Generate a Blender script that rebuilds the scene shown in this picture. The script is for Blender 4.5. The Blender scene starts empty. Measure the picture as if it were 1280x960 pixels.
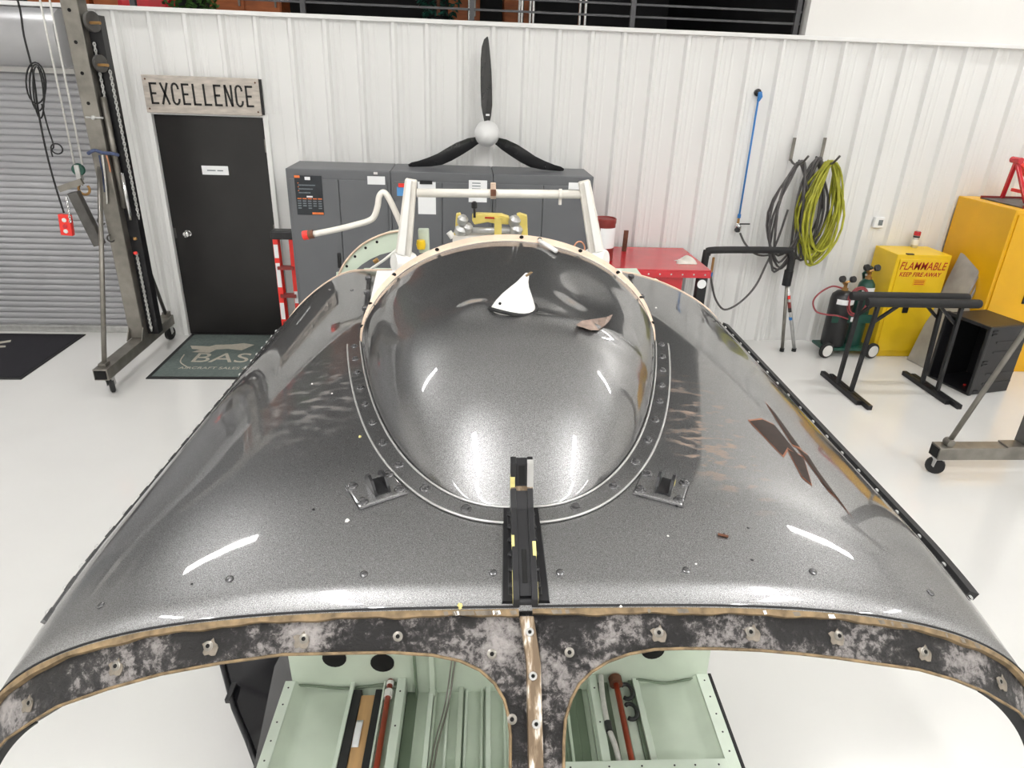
import bpy, math, random
import numpy as np
from mathutils import Vector, Matrix
random.seed(7)
SC = bpy.context.scene
COL = SC.collection

# ------------------------------------------------------------------ camera
FPX = 853.07                                   # focal length in pixels of the 1280 px wide frame
CAM = np.array([-0.2665, -7.0403, 2.6348])
def cam_axes(p, yw, r):
    cp, sp, cy, sy = math.cos(p), math.sin(p), math.cos(yw), math.sin(yw)
    fwd = np.array([-sy*cp, cy*cp, -sp]); right = np.array([cy, sy, 0.0]); down = np.cross(fwd, right)
    cr, sr = math.cos(r), math.sin(r)
    return np.array([cr*right + sr*down, -sr*right + cr*down, fwd])
CM = cam_axes(0.425337, -0.079286, -0.038298)
cd = bpy.data.cameras.new('camera'); cam = bpy.data.objects.new('camera', cd); COL.objects.link(cam)
cd.sensor_fit = 'HORIZONTAL'; cd.sensor_width = 36.0; cd.lens = FPX*36/1280; cd.clip_start = 0.02; cd.clip_end = 200
mw = Matrix.Identity(4)
for i in range(3):
    mw[i][0] = CM[0][i]; mw[i][1] = -CM[1][i]; mw[i][2] = -CM[2][i]; mw[i][3] = CAM[i]
cam.matrix_world = mw
SC.camera = cam

# ------------------------------------------------------------------ world and exposure
w = bpy.data.worlds.new('hall'); SC.world = w; w.use_nodes = True
w.node_tree.nodes['Background'].inputs[0].default_value = (0.9, 0.95, 1.0, 1)
w.node_tree.nodes['Background'].inputs[1].default_value = 0.3
SC.view_settings.view_transform = 'Standard'; SC.view_settings.look = 'None'
SC.view_settings.gamma = 1.0; SC.view_settings.use_curve_mapping = False
SC.view_settings.exposure = 0.0
LIGHT_STRENGTH = 78.0
CEIL = 6.4
# rows of linear fixtures: x, y of the centre, long axis
FIXTURES = [(x, y, 0) for y in (-1.3,) for x in (-4.9, 5.6)] + [(x, -6.4, 1) for x in (-1.9, 2.5)] + [(x, y, 1) for y in (-8.8, -12.6) for x in (-5.6, -2.1, 2.9, 6.3)]

# ------------------------------------------------------------------ measuring helpers (real distances from known planes)
def ray(px, py): return CM.T @ np.array([(px-640)/FPX, (py-480)/FPX, 1.0])
def on_z(px, py, z=0.0):
    d = ray(px, py); return CAM + (z-CAM[2])/d[2]*d
def on_y(px, py, y=0.0):
    d = ray(px, py); return CAM + (y-CAM[1])/d[1]*d

# fuselage frame: local Y runs aft, X to the right, Z up; heading 2 deg, roll 1.5 deg
Z0 = 1.78
FR = (Matrix.Rotation(math.radians(-2.0), 3, 'Z') @ Matrix.Rotation(math.radians(-1.5), 3, 'Y'))
FRN = np.array(FR)
FO = on_z(657, 762, Z0) - FRN @ np.array([0, 0, Z0])
FC = FRN.T @ (CAM - FO)
def lray(px, py): return FRN.T @ ray(px, py)
def l_y(px, py, Y):
    d = lray(px, py); return FC + (Y-FC[1])/d[1]*d
def l_z(px, py, Z):
    d = lray(px, py); return FC + (Z-FC[2])/d[2]*d
RW, RH, RN = 1.06, 0.6, 3.4
def sm(t): t = min(1, max(0, t)); return t*t*(3-2*t)
def drop(x):
    a = min(abs(x)/RW, 0.9995); return RH*(1-(1-a**RN)**(1/RN))
def crown(Y): return Y*1.0 if Y < 0 else 0.044*(1-(1-min(1, Y/0.42))**2)
def roof_z(x, Y): return Z0 + crown(Y) - drop(x)
def l_s(px, py, off=0.0):
    """point of the roof (or windscreen) surface seen at a pixel"""
    d = lray(px, py); d = d/np.linalg.norm(d)
    t = 0.5; prev = t
    while t < 5:
        p = FC + t*d
        if abs(p[0]) < RW and p[2] < roof_z(p[0], p[1]) + off: break
        prev = t; t += 0.01
    a, b = prev, t
    for _ in range(24):
        m = (a+b)/2; p = FC + m*d
        if abs(p[0]) < RW and p[2] < roof_z(p[0], p[1]) + off: b = m
        else: a = m
    return FC + b*d

# ------------------------------------------------------------------ mesh helpers
class MB:
    def __init__(s): s.v = []; s.f = []
    def add(s, vs, fs):
        o = len(s.v); s.v += [tuple(map(float, p)) for p in vs]; s.f += [tuple(i+o for i in f) for f in fs]; return s
    def box(s, x0, x1, y0, y1, z0, z1):
        return s.add([(x0,y0,z0),(x1,y0,z0),(x1,y1,z0),(x0,y1,z0),(x0,y0,z1),(x1,y0,z1),(x1,y1,z1),(x0,y1,z1)],
                     [(3,2,1,0),(4,5,6,7),(0,1,5,4),(1,2,6,5),(2,3,7,6),(3,0,4,7)])
    def beam(s, p0, p1, w, h, up=(0,0,1), w1=None, h1=None):
        p0, p1 = Vector(p0), Vector(p1); d = (p1-p0).normalized(); u = Vector(up)
        a = d.cross(u)
        if a.length < 1e-4: a = d.cross(Vector((0,1,0)))
        a.normalize(); b = a.cross(d).normalized(); w1 = w if w1 is None else w1; h1 = h if h1 is None else h1
        vs = []
        for p, ww, hh in ((p0,w,h),(p1,w1,h1)):
            for i, j in ((-1,-1),(1,-1),(1,1),(-1,1)): vs.append(p + a*(i*ww/2) + b*(j*hh/2))
        return s.add(vs, [(3,2,1,0),(4,5,6,7),(0,1,5,4),(1,2,6,5),(2,3,7,6),(3,0,4,7)])
    def tube(s, pts, r, n=8, closed=False, caps=True):
        P = [Vector(p) for p in pts]; m = len(P); rs = r if isinstance(r, (list, tuple)) else [r]*m
        def tan(i):
            if closed: return (P[(i+1) % m]-P[i-1]).normalized()
            return (P[min(i+1,m-1)]-P[max(i-1,0)]).normalized()
        t = tan(0); a = t.cross(Vector((0,0,1)))
        if a.length < 1e-3: a = t.cross(Vector((0,1,0)))
        a.normalize(); vs = []
        for i in range(m):
            t = tan(i); a = (a - t*a.dot(t)).normalized(); b = t.cross(a)
            for k in range(n):
                g = 2*math.pi*k/n; vs.append(P[i] + (a*math.cos(g)+b*math.sin(g))*rs[i])
        fs = []
        for i in range(m if closed else m-1):
            for k in range(n):
                j = (i+1) % m; fs.append((i*n+k, i*n+(k+1)%n, j*n+(k+1)%n, j*n+k))
        if caps and not closed:
            fs.append(tuple(range(n))[::-1]); fs.append(tuple((m-1)*n+k for k in range(n)))
        return s.add(vs, fs)
    def cyl(s, p0, p1, r, n=16, r1=None): return s.tube([p0, p1], [r, r if r1 is None else r1], n)
    def lathe(s, prof, c=(0,0,0), n=20, axis=(0,0,1)):
        ax = Vector(axis).normalized(); q = Vector((0,0,1)).rotation_difference(ax); c = Vector(c); vs = []
        for r, z in prof:
            for k in range(n):
                g = 2*math.pi*k/n; vs.append(c + q @ Vector((r*math.cos(g), r*math.sin(g), z)))
        m = len(prof); fs = []
        for i in range(m-1):
            for k in range(n): fs.append((i*n+k, i*n+(k+1)%n, (i+1)*n+(k+1)%n, (i+1)*n+k))
        fs.append(tuple(range(n))[::-1]); fs.append(tuple((m-1)*n+k for k in range(n)))
        return s.add(vs, fs)
    def grid(s, fn, nu, nv):
        vs = [fn(i/nu, j/nv) for j in range(nv+1) for i in range(nu+1)]
        fs = [(j*(nu+1)+i, j*(nu+1)+i+1, (j+1)*(nu+1)+i+1, (j+1)*(nu+1)+i) for j in range(nv) for i in range(nu)]
        return s.add(vs, fs)
    def prism(s, pts, d):
        """flat outline (3-D points) pushed along vector d"""
        P = [Vector(p) for p in pts]; d = Vector(d); n = len(P)
        fs = [tuple(range(n))[::-1], tuple(range(n, 2*n))] + [(i, (i+1)%n, n+(i+1)%n, n+i) for i in range(n)]
        return s.add(P+[p+d for p in P], fs)
    def build(s, name, mat, parent=None, smooth=False, bevel=0, solid=0, local=False, auto=None, segs=2):
        me = bpy.data.meshes.new(name)
        vs = s.v
        if parent is not None and not local:
            inv = ROOT[root_of(parent)].inverted(); vs = [tuple(inv @ Vector(v)) for v in vs]
        me.from_pydata(vs, [], s.f); me.update()
        me.materials.append(MAT[mat] if isinstance(mat, str) else mat)
        o = bpy.data.objects.new(name, me); COL.objects.link(o)
        if parent is not None: o.parent = parent
        fix_normals(me)
        if smooth or auto:
            me.polygons.foreach_set('use_smooth', [True]*len(me.polygons))
            if auto: me.set_sharp_from_angle(angle=math.radians(auto))
        if solid:
            m = o.modifiers.new('solid', 'SOLIDIFY'); m.thickness = solid; m.offset = -1
        if bevel:
            m = o.modifiers.new('bevel', 'BEVEL'); m.width = bevel; m.segments = segs; m.limit_method = 'ANGLE'
        return o
def fix_normals(me):
    import bmesh
    bm = bmesh.new(); bm.from_mesh(me); bmesh.ops.recalc_face_normals(bm, faces=bm.faces); bm.to_mesh(me); bm.free()
ROOT = {}
def root_of(o):
    while o.parent is not None: o = o.parent
    return o.name
def tag(o, label=None, cat=None, group=None, kind=None):
    if label: o['label'] = label
    if cat: o['category'] = cat
    if group: o['group'] = group
    if kind: o['kind'] = kind
    if o.name not in ROOT: ROOT[o.name] = Matrix.Identity(4)
    return o
def thing(name, label, cat, loc=(0,0,0), rot=None, group=None):
    o = bpy.data.objects.new(name, None); COL.objects.link(o); o.empty_display_size = 0.1
    m = Matrix.Translation(Vector(loc))
    if rot is not None: m = m @ (rot.to_4x4() if isinstance(rot, Matrix) else Matrix.Rotation(rot, 4, 'Z'))
    o.matrix_world = m; ROOT[o.name] = m
    return tag(o, label, cat, group)
def struct(name, mb, mat, label=None, **k):
    o = mb.build(name, mat, **k); return tag(o, label, None, None, 'structure')
def inst(mesh, name, parent, loc=(0,0,0), rot=None, scale=None):
    """a further piece that shares mesh data; loc in the thing's own frame"""
    o = bpy.data.objects.new(name, mesh); COL.objects.link(o); o.parent = parent
    m = Matrix.Translation(Vector(loc))
    if rot is not None: m = m @ rot.to_4x4()
    if scale is not None: m = m @ Matrix.Diagonal(Vector((*scale, 1)))
    o.matrix_local = m; return o
def mesh_of(mb, name, mat, smooth=False):
    me = bpy.data.meshes.new(name); me.from_pydata(mb.v, [], mb.f); me.update(); fix_normals(me)
    me.materials.append(MAT[mat])
    if smooth:
        me.polygons.foreach_set('use_smooth', [True]*len(me.polygons)); me.set_sharp_from_angle(angle=math.radians(40))
    return me
def text(body, name, mat, parent, origin, right, up, size, depth=0.002, sx=1.0, shear=0.0, align='CENTER', bold=0.0):
    cu = bpy.data.curves.new(name, 'FONT'); cu.body = body; cu.size = size; cu.extrude = depth; cu.align_x = align; cu.shear = shear; cu.offset = bold; cu.space_character = 1.0+30*bold
    t = bpy.data.objects.new('tmp', cu); COL.objects.link(t)
    dg = bpy.context.evaluated_depsgraph_get(); me = bpy.data.meshes.new_from_object(t.evaluated_get(dg))
    bpy.data.objects.remove(t); bpy.data.curves.remove(cu)
    r, u = Vector(right).normalized(), Vector(up).normalized(); n = r.cross(u); o0 = Vector(origin)
    inv = ROOT[root_of(parent)].inverted() if parent is not None else Matrix.Identity(4)
    for v in me.vertices: v.co = inv @ (o0 + r*(v.co.x*sx) + u*v.co.y + n*v.co.z)
    me.materials.clear(); me.materials.append(MAT[mat]); me.name = name
    o = bpy.data.objects.new(name, me); COL.objects.link(o)
    if parent is not None: o.parent = parent
    return o
def arc(c, r, a0, a1, n, plane='xz'):
    out = []
    for i in range(n+1):
        a = math.radians(a0+(a1-a0)*i/n); u, v = r*math.cos(a), r*math.sin(a)
        out.append({'xz': (c[0]+u, c[1], c[2]+v), 'xy': (c[0]+u, c[1]+v, c[2]), 'yz': (c[0], c[1]+u, c[2]+v)}[plane])
    return out
def smooth_path(pts, n=6):
    P = [Vector(p) for p in pts]; out = []
    for i in range(len(P)-1):
        a, b, c, d = P[max(i-1,0)], P[i], P[i+1], P[min(i+2,len(P)-1)]
        for k in range(n):
            t = k/n
            out.append(0.5*((2*b)+(c-a)*t+(2*a-5*b+4*c-d)*t*t+(3*b-a-3*c+d)*t**3))
    return out+[P[-1]]

# ------------------------------------------------------------------ materials
MAT = {}
def mat(name, col, rough=0.5, metal=0.0, coat=0.0, var=0.06, vs=8.0, bump=0.0, bs=60.0, emit=None, spec=None, alpha=None, trans=0.0, stretch=(1,1,1)):
    m = bpy.data.materials.new(name); m.use_nodes = True; nt = m.node_tree; b = nt.nodes['Principled BSDF']
    b.inputs['Roughness'].default_value = rough; b.inputs['Metallic'].default_value = metal
    b.inputs['Coat Weight'].default_value = coat; b.inputs['Coat Roughness'].default_value = 0.05
    if trans: b.inputs['Transmission Weight'].default_value = trans
    if spec is not None: b.inputs['Specular IOR Level'].default_value = spec
    tc = nt.nodes.new('ShaderNodeTexCoord'); mp = nt.nodes.new('ShaderNodeMapping'); mp.inputs['Scale'].default_value = stretch
    nt.links.new(tc.outputs['Object'], mp.inputs[0])
    ns = nt.nodes.new('ShaderNodeTexNoise'); ns.inputs['Scale'].default_value = vs; ns.inputs['Detail'].default_value = 5
    nt.links.new(mp.outputs[0], ns.inputs['Vector'])
    rp = nt.nodes.new('ShaderNodeValToRGB'); c = np.array(col)
    rp.color_ramp.elements[0].position = 0.3; rp.color_ramp.elements[1].position = 0.7
    rp.color_ramp.elements[0].color = (*np.clip(c*(1-var), 0, 1), 1); rp.color_ramp.elements[1].color = (*np.clip(c*(1+var), 0, 1), 1)
    nt.links.new(ns.outputs['Fac'], rp.inputs[0]); nt.links.new(rp.outputs[0], b.inputs['Base Color'])
    if bump:
        n2 = nt.nodes.new('ShaderNodeTexNoise'); n2.inputs['Scale'].default_value = bs; n2.inputs['Detail'].default_value = 4
        nt.links.new(mp.outputs[0], n2.inputs['Vector'])
        bp = nt.nodes.new('ShaderNodeBump'); bp.inputs['Strength'].default_value = bump; bp.inputs['Distance'].default_value = 0.01
        nt.links.new(n2.outputs['Fac'], bp.inputs['Height']); nt.links.new(bp.outputs[0], b.inputs['Normal'])
    if emit:
        b.inputs['Emission Color'].default_value = (*emit[0], 1); b.inputs['Emission Strength'].default_value = emit[1]
    MAT[name] = m; return m
mat('wall_white', (0.80, 0.80, 0.79), 0.42, var=0.008, vs=2, stretch=(2, 2, 0.3))
mat('plain_white', (0.80, 0.79, 0.77), 0.6, var=0.015, vs=2)
mat('ceiling_white', (0.78, 0.78, 0.77), 0.8, var=0.02)
mat('floor_epoxy', (0.735, 0.73, 0.715), 0.16, var=0.02, vs=1.6, coat=0.3)
mat('trim_white', (0.82, 0.82, 0.81), 0.4, var=0.01)
mat('door_black', (0.012, 0.011, 0.011), 0.36, var=0.25, vs=3)
mat('shutter_grey', (0.41, 0.41, 0.43), 0.42, metal=0.1, var=0.04, vs=4)
mat('hood_grey', (0.42, 0.42, 0.43), 0.35, metal=0.3, var=0.1, vs=3)
mat('galv', (0.55, 0.55, 0.54), 0.4, metal=0.6, var=0.12, vs=20)
mat('steel', (0.25, 0.235, 0.21), 0.38, metal=0.75, var=0.25, vs=7)
mat('steel_dark', (0.12, 0.115, 0.11), 0.4, metal=0.6, var=0.25, vs=9)
mat('chrome', (0.75, 0.75, 0.75), 0.15, metal=1.0, var=0.04)
mat('black_metal', (0.016, 0.016, 0.018), 0.4, metal=0.3, var=0.2, vs=14)
mat('black_plastic', (0.014, 0.014, 0.016), 0.38, var=0.2)
mat('black_gloss', (0.010, 0.010, 0.012), 0.08, coat=0.6, var=0.1)
mat('black_rubber', (0.015, 0.015, 0.016), 0.7, var=0.2)
mat('void', (0.004, 0.004, 0.004), 0.9, var=0.0)
mat('cabinet_grey', (0.135, 0.14, 0.15), 0.42, metal=0.1, var=0.05, vs=3)
mat('paper', (0.85, 0.86, 0.87), 0.6, var=0.02)
mat('poster_dark', (0.016, 0.02, 0.026), 0.4, var=0.2, vs=20)
mat('poster_orange', (0.80, 0.20, 0.05), 0.5, var=0.1)
mat('poster_grey', (0.16, 0.19, 0.21), 0.5, var=0.2, vs=60)
mat('tag_blue', (0.10, 0.32, 0.66), 0.5)
mat('red', (0.55, 0.018, 0.03), 0.25, coat=0.3, var=0.08)
mat('red_bright', (0.85, 0.04, 0.03), 0.4, var=0.06)
mat('red_dark', (0.25, 0.035, 0.03), 0.45, var=0.2)
mat('rust', (0.13, 0.05, 0.025), 0.7, var=0.35, vs=20)
mat('yellow', (0.83, 0.55, 0.015), 0.35, var=0.05, vs=4)
mat('yellow_big', (0.84, 0.45, 0.008), 0.35, var=0.05, vs=3)
mat('red_print', (0.45, 0.025, 0.01), 0.5, var=0.05)
mat('sign_wood', (0.50, 0.45, 0.40), 0.7, var=0.2, vs=9, stretch=(1, 1, 4))
mat('ink', (0.008, 0.008, 0.008), 0.6, var=0.0)
mat('mat_green', (0.12, 0.15, 0.14), 0.9, var=0.15, vs=40, bump=0.4, bs=300)
mat('mat_black', (0.010, 0.009, 0.014), 0.9, var=0.2, vs=40, bump=0.4, bs=300)
mat('mat_print', (0.46, 0.43, 0.36), 0.9, var=0.08, vs=40)
mat('hose_grey', (0.085, 0.08, 0.08), 0.5, var=0.2, vs=20)
mat('hose_yellow', (0.36, 0.36, 0.03), 0.45, var=0.25, vs=10)
mat('hose_blue', (0.03, 0.19, 0.52), 0.35, var=0.08)
mat('hose_red', (0.30, 0.05, 0.06), 0.5, var=0.15)
mat('tank_green', (0.012, 0.07, 0.05), 0.35, var=0.1)
mat('brass', (0.45, 0.26, 0.10), 0.35, metal=0.8, var=0.15)
mat('table_grey', (0.36, 0.345, 0.32), 0.5, var=0.18, vs=6)
mat('prop_black', (0.018, 0.018, 0.019), 0.2, coat=0.5, var=0.3, vs=12)
mat('spinner_white', (0.80, 0.80, 0.80), 0.3, var=0.02)
mat('rope', (0.62, 0.61, 0.58), 0.8, var=0.1, vs=60)
mat('rope_blue', (0.06, 0.08, 0.16), 0.8, var=0.3, vs=60)
mat('frame_white', (0.74, 0.71, 0.65), 0.4, var=0.08, vs=12)
mat('white_part', (0.84, 0.83, 0.80), 0.45, var=0.03)
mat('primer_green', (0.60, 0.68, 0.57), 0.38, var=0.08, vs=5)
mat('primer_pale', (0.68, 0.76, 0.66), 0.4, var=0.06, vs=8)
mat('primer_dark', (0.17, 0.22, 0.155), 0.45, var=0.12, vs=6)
mat('peach', (0.70, 0.54, 0.42), 0.55, var=0.12, vs=14)
mat('tan_edge', (0.20, 0.14, 0.075), 0.75, var=0.5, vs=40)
mat('wood_strip', (0.60, 0.36, 0.16), 0.6, var=0.12, vs=6, stretch=(6, 0.6, 6))
mat('tube_red', (0.42, 0.055, 0.02), 0.3, var=0.1)
mat('servo_yellow', (0.72, 0.58, 0.16), 0.4, var=0.1, vs=20)
mat('copper', (0.60, 0.27, 0.16), 0.4, metal=0.4)
mat('orange_wood', (0.42, 0.115, 0.03), 0.5, var=0.25, vs=4, stretch=(1, 1, 6))
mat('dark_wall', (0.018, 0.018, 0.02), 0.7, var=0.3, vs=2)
mat('rail_grey', (0.07, 0.07, 0.075), 0.45, metal=0.3)
mat('leaf', (0.05, 0.13, 0.025), 0.6, var=0.5, vs=30)
mat('screw_dark', (0.16, 0.16, 0.165), 0.25, metal=0.7, var=0.3, vs=80)
mat('yellow_paint', (0.66, 0.58, 0.22), 0.6, var=0.15, vs=50)
mat('patch_brown', (0.022, 0.012, 0.009), 0.5, coat=0.0, spec=0.2, var=0.3, vs=40)
mat('sealant', (0.17, 0.145, 0.115), 0.6, var=0.3, vs=60)
mat('bare_composite', (0.27, 0.20, 0.165), 0.6, var=0.3, vs=40)
mat('patch_orange', (0.26, 0.09, 0.04), 0.5, coat=0.0, var=0.2, vs=40)
mat('lamp', (0.9, 0.9, 0.9), 0.5, emit=((1.0, 0.985, 0.96), LIGHT_STRENGTH))

def shell_material():
    """dark metallic grey paint with fine flake, clear coat, scuffs of worn pinkish primer"""
    m = bpy.data.materials.new('shell_paint'); m.use_nodes = True; nt = m.node_tree; N, L = nt.nodes, nt.links
    b = N['Principled BSDF']; tc = N.new('ShaderNodeTexCoord')
    def noise(scale, detail=4, stretch=None, rot=None):
        n = N.new('ShaderNodeTexNoise'); n.inputs['Scale'].default_value = scale; n.inputs['Detail'].default_value = detail
        if stretch:
            mp = N.new('ShaderNodeMapping'); mp.inputs['Scale'].default_value = stretch
            if rot: mp.inputs['Rotation'].default_value = rot
            L.new(tc.outputs['Object'], mp.inputs[0]); L.new(mp.outputs[0], n.inputs['Vector'])
        else: L.new(tc.outputs['Object'], n.inputs['Vector'])
        return n.outputs['Fac']
    def ramp(src, p0, p1, c0=(0,0,0,1), c1=(1,1,1,1)):
        r = N.new('ShaderNodeValToRGB'); e = r.color_ramp.elements; e[0].position = p0; e[1].position = p1; e[0].color = c0; e[1].color = c1
        L.new(src, r.inputs[0]); return r.outputs[0]
    def math_(op, a, c):
        n = N.new('ShaderNodeMath'); n.operation = op; n.use_clamp = True
        for i, x in enumerate((a, c)):
            if isinstance(x, (int, float)): n.inputs[i].default_value = x
            else: L.new(x, n.inputs[i])
        return n.outputs[0]
    def blob(c, r):
        mp = N.new('ShaderNodeMapping'); mp.vector_type = 'TEXTURE'; mp.inputs['Location'].default_value = c; mp.inputs['Scale'].default_value = r
        L.new(tc.outputs['Object'], mp.inputs[0])
        g = N.new('ShaderNodeTexGradient'); g.gradient_type = 'SPHERICAL'; L.new(mp.outputs[0], g.inputs[0]); return g.outputs['Fac']
    def mix(fac, a, c):
        n = N.new('ShaderNodeMix'); n.data_type = 'RGBA'
        L.new(fac, n.inputs['Factor'])
        for s, x in (('A', a), ('B', c)):
            sock = [k for k in n.inputs if k.name == s and k.type == 'RGBA'][0]
            if isinstance(x, tuple): sock.default_value = x
            else: L.new(x, sock)
        return [k for k in n.outputs if k.type == 'RGBA'][0]
    base = ramp(noise(620, 2), 0.36, 0.68, (0.14, 0.14, 0.143, 1), (0.38, 0.38, 0.387, 1))
    # pinkish scrape right of the ring
    m1 = math_('MULTIPLY', ramp(blob((0.49, 0.62, Z0), (0.13, 0.42, 0.5)), 0.02, 0.5), ramp(noise(20, 12, (0.9, 1.9, 1)), 0.55, 0.66))
    m2 = math_('MULTIPLY', ramp(blob((0.45, 0.52, Z0), (0.09, 0.22, 0.5)), 0.05, 0.6), ramp(noise(26, 12, (0.9, 1.7, 1)), 0.52, 0.62))
    m12 = math_('MAXIMUM', m1, m2)
    c1 = mix(math_('MULTIPLY', m12, 0.8), base, (0.47, 0.36, 0.29, 1))
    # pale chalky scuffs left of the ring and streaks along the left shoulder
    m3 = math_('MULTIPLY', ramp(blob((-0.54, 0.86, Z0), (0.20, 0.40, 0.5)), 0.02, 0.7), ramp(noise(22, 12, (1.0, 1.8, 1), (0, 0, 0.7)), 0.50, 0.68))
    c2 = mix(math_('MULTIPLY', m3, 0.6), c1, (0.40, 0.37, 0.345, 1))
    m4 = math_('MULTIPLY', ramp(noise(26, 6), 0.70, 0.78), 0.35)
    c3 = mix(m4, c2, (0.35, 0.34, 0.33, 1))
    L.new(c3, b.inputs['Base Color'])
    wear = math_('MAXIMUM', m12, m3)
    b.inputs['Metallic'].default_value = 0.9; b.inputs['Coat IOR'].default_value = 2.0; b.inputs['Specular Tint'].default_value = (0.25, 0.25, 0.25, 1)
    rr = N.new('ShaderNodeMix'); rr.data_type = 'FLOAT'; L.new(wear, rr.inputs[0]); rr.inputs[2].default_value = 0.40; rr.inputs[3].default_value = 0.7; L.new(rr.outputs[0], b.inputs['Roughness'])
    cw = N.new('ShaderNodeMix'); cw.data_type = 'FLOAT'; L.new(wear, cw.inputs[0]); cw.inputs[2].default_value = 1.0; cw.inputs[3].default_value = 0.15; L.new(cw.outputs[0], b.inputs['Coat Weight'])
    # fine smears change the clear coat's gloss
    L.new(ramp(noise(5, 8, (1, 2.5, 1)), 0.45, 0.85, (0.02, 0.02, 0.02, 1), (0.10, 0.10, 0.10, 1)), b.inputs['Coat Roughness'])
    MAT['shell_paint'] = m
shell_material()
def flange_material():
    """black flange smeared with torn grey adhesive"""
    m = bpy.data.materials.new('torn_adhesive'); m.use_nodes = True; nt = m.node_tree; N, L = nt.nodes, nt.links; b = N['Principled BSDF']
    tc = N.new('ShaderNodeTexCoord'); n = N.new('ShaderNodeTexNoise'); n.inputs['Scale'].default_value = 62; n.inputs['Detail'].default_value = 9; n.inputs['Roughness'].default_value = 0.74; n.inputs['Distortion'].default_value = 0.25
    L.new(tc.outputs['Object'], n.inputs['Vector'])
    n2 = N.new('ShaderNodeTexNoise'); n2.inputs['Scale'].default_value = 9; n2.inputs['Detail'].default_value = 3; L.new(tc.outputs['Object'], n2.inputs['Vector'])
    mx = N.new('ShaderNodeMath'); mx.operation = 'MULTIPLY_ADD'; L.new(n2.outputs['Fac'], mx.inputs[0]); mx.inputs[1].default_value = 1.0; mx.inputs[2].default_value = -0.54
    ad = N.new('ShaderNodeMath'); ad.operation = 'ADD'; L.new(n.outputs['Fac'], ad.inputs[0]); L.new(mx.outputs[0], ad.inputs[1])
    r = N.new('ShaderNodeValToRGB'); e = r.color_ramp.elements
    e[0].position = 0.42; e[0].color = (0.026, 0.025, 0.026, 1); e[1].position = 0.74; e[1].color = (0.46, 0.43, 0.42, 1)
    k = e.new(0.51); k.color = (0.07, 0.066, 0.066, 1); k = e.new(0.58); k.color = (0.27, 0.25, 0.245, 1)
    L.new(ad.outputs[0], r.inputs[0]); L.new(r.outputs[0], b.inputs['Base Color'])
    b.inputs['Roughness'].default_value = 0.35
    bp = N.new('ShaderNodeBump'); bp.inputs['Strength'].default_value = 1.0; bp.inputs['Distance'].default_value = 0.012
    L.new(ad.outputs[0], bp.inputs['Height']); L.new(bp.outputs[0], b.inputs['Normal'])
    MAT['torn_adhesive'] = m
    # worn white and brown paint of the centre strip and of torn edges
    m = bpy.data.materials.new('worn_strip'); m.use_nodes = True; nt = m.node_tree; N, L = nt.nodes, nt.links; b = N['Principled BSDF']
    tc = N.new('ShaderNodeTexCoord'); mp = N.new('ShaderNodeMapping'); mp.inputs['Scale'].default_value = (40, 9, 9); L.new(tc.outputs['Object'], mp.inputs[0])
    n = N.new('ShaderNodeTexNoise'); n.inputs['Scale'].default_value = 2; n.inputs['Detail'].default_value = 6; L.new(mp.outputs[0], n.inputs['Vector'])
    r = N.new('ShaderNodeValToRGB'); e = r.color_ramp.elements; e[0].position = 0.48; e[0].color = (0.14, 0.095, 0.055, 1); e[1].position = 0.64; e[1].color = (0.70, 0.66, 0.60, 1)
    k = e.new(0.57); k.color = (0.27, 0.20, 0.13, 1)
    L.new(n.outputs['Fac'], r.inputs[0]); L.new(r.outputs[0], b.inputs['Base Color']); b.inputs['Roughness'].default_value = 0.6
    MAT['worn_strip'] = m
flange_material()

# ================================================================== THE SETTING
struct('floor', MB().box(-9.2, 9.2, -16.2, 0.1, -0.12, 0.0), 'floor_epoxy')
struct('ceiling', MB().box(-9.2, 9.2, -16.2, 5.2, CEIL, CEIL+0.1), 'ceiling_white')
struct('wall_left', MB().box(-9.2, -9.0, -16.2, 5.2, 0, CEIL), 'plain_white')
struct('wall_right', MB().box(9.0, 9.2, -16.2, 5.2, 0, CEIL), 'plain_white')
struct('wall_rear', MB().box(-9.0, 9.0, -16.2, -16.0, 0, CEIL), 'plain_white')
DX0, DX1, DZ = -3.16, -2.15, 2.185            # door opening
WT = 3.03                                     # top of the ribbed wall
wb = MB().box(-3.66, DX0-0.04, 0.004, 0.12, 0, WT).box(DX0-0.04, DX1+0.04, 0.004, 0.12, DZ+0.03, WT).box(DX1+0.04, 9.0, 0.004, 0.12, 0, WT)
wall_back = struct('wall_back', wb, 'wall_white')
# ribbed sheets, one rib each, 305 mm apart
def rib_panel(z0, z1, x0=-0.1524, x1=0.1524):
    prof = [(-0.1524, 0), (-0.036, 0), (-0.014, -0.038), (0.014, -0.038), (0.036, 0), (0.070, 0), (0.077, -0.004), (0.090, -0.004), (0.097, 0), (0.125, 0), (0.132, -0.004), (0.145, -0.004), (0.1524, 0)]
    prof = [p for p in prof if x0 <= p[0] <= x1]
    mb = MB(); n = len(prof)
    mb.add([(x, y, z0) for x, y in prof]+[(x, y, z1) for x, y in prof], [(i, i+1, n+i+1, n+i) for i in range(n-1)])
    return mb
full = mesh_of(rib_panel(0, WT), 'wall_panel', 'wall_white')
short = mesh_of(rib_panel(DZ+0.03, WT), 'wall_panel_short', 'wall_white')
for k in range(-11, 30):
    inst(short if -10 <= k <= -7 else full, 'wall_panel', wall_back, (k*0.3048, 0.003, 0))
MB().box(-3.66, -3.505, -0.012, 0.004, 0, WT).build('corner_panel', 'wall_white', wall_back, bevel=0.004)
MB().box(DX1+0.04, -1.981, -0.002, 0.004, 0, DZ+0.03).build('filler_panel', 'wall_white', wall_back)
struct('trim_1', MB().box(-9.0, 9.0, -0.052, 0.15, WT, WT+0.036), 'trim_white', bevel=0.004)
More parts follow.
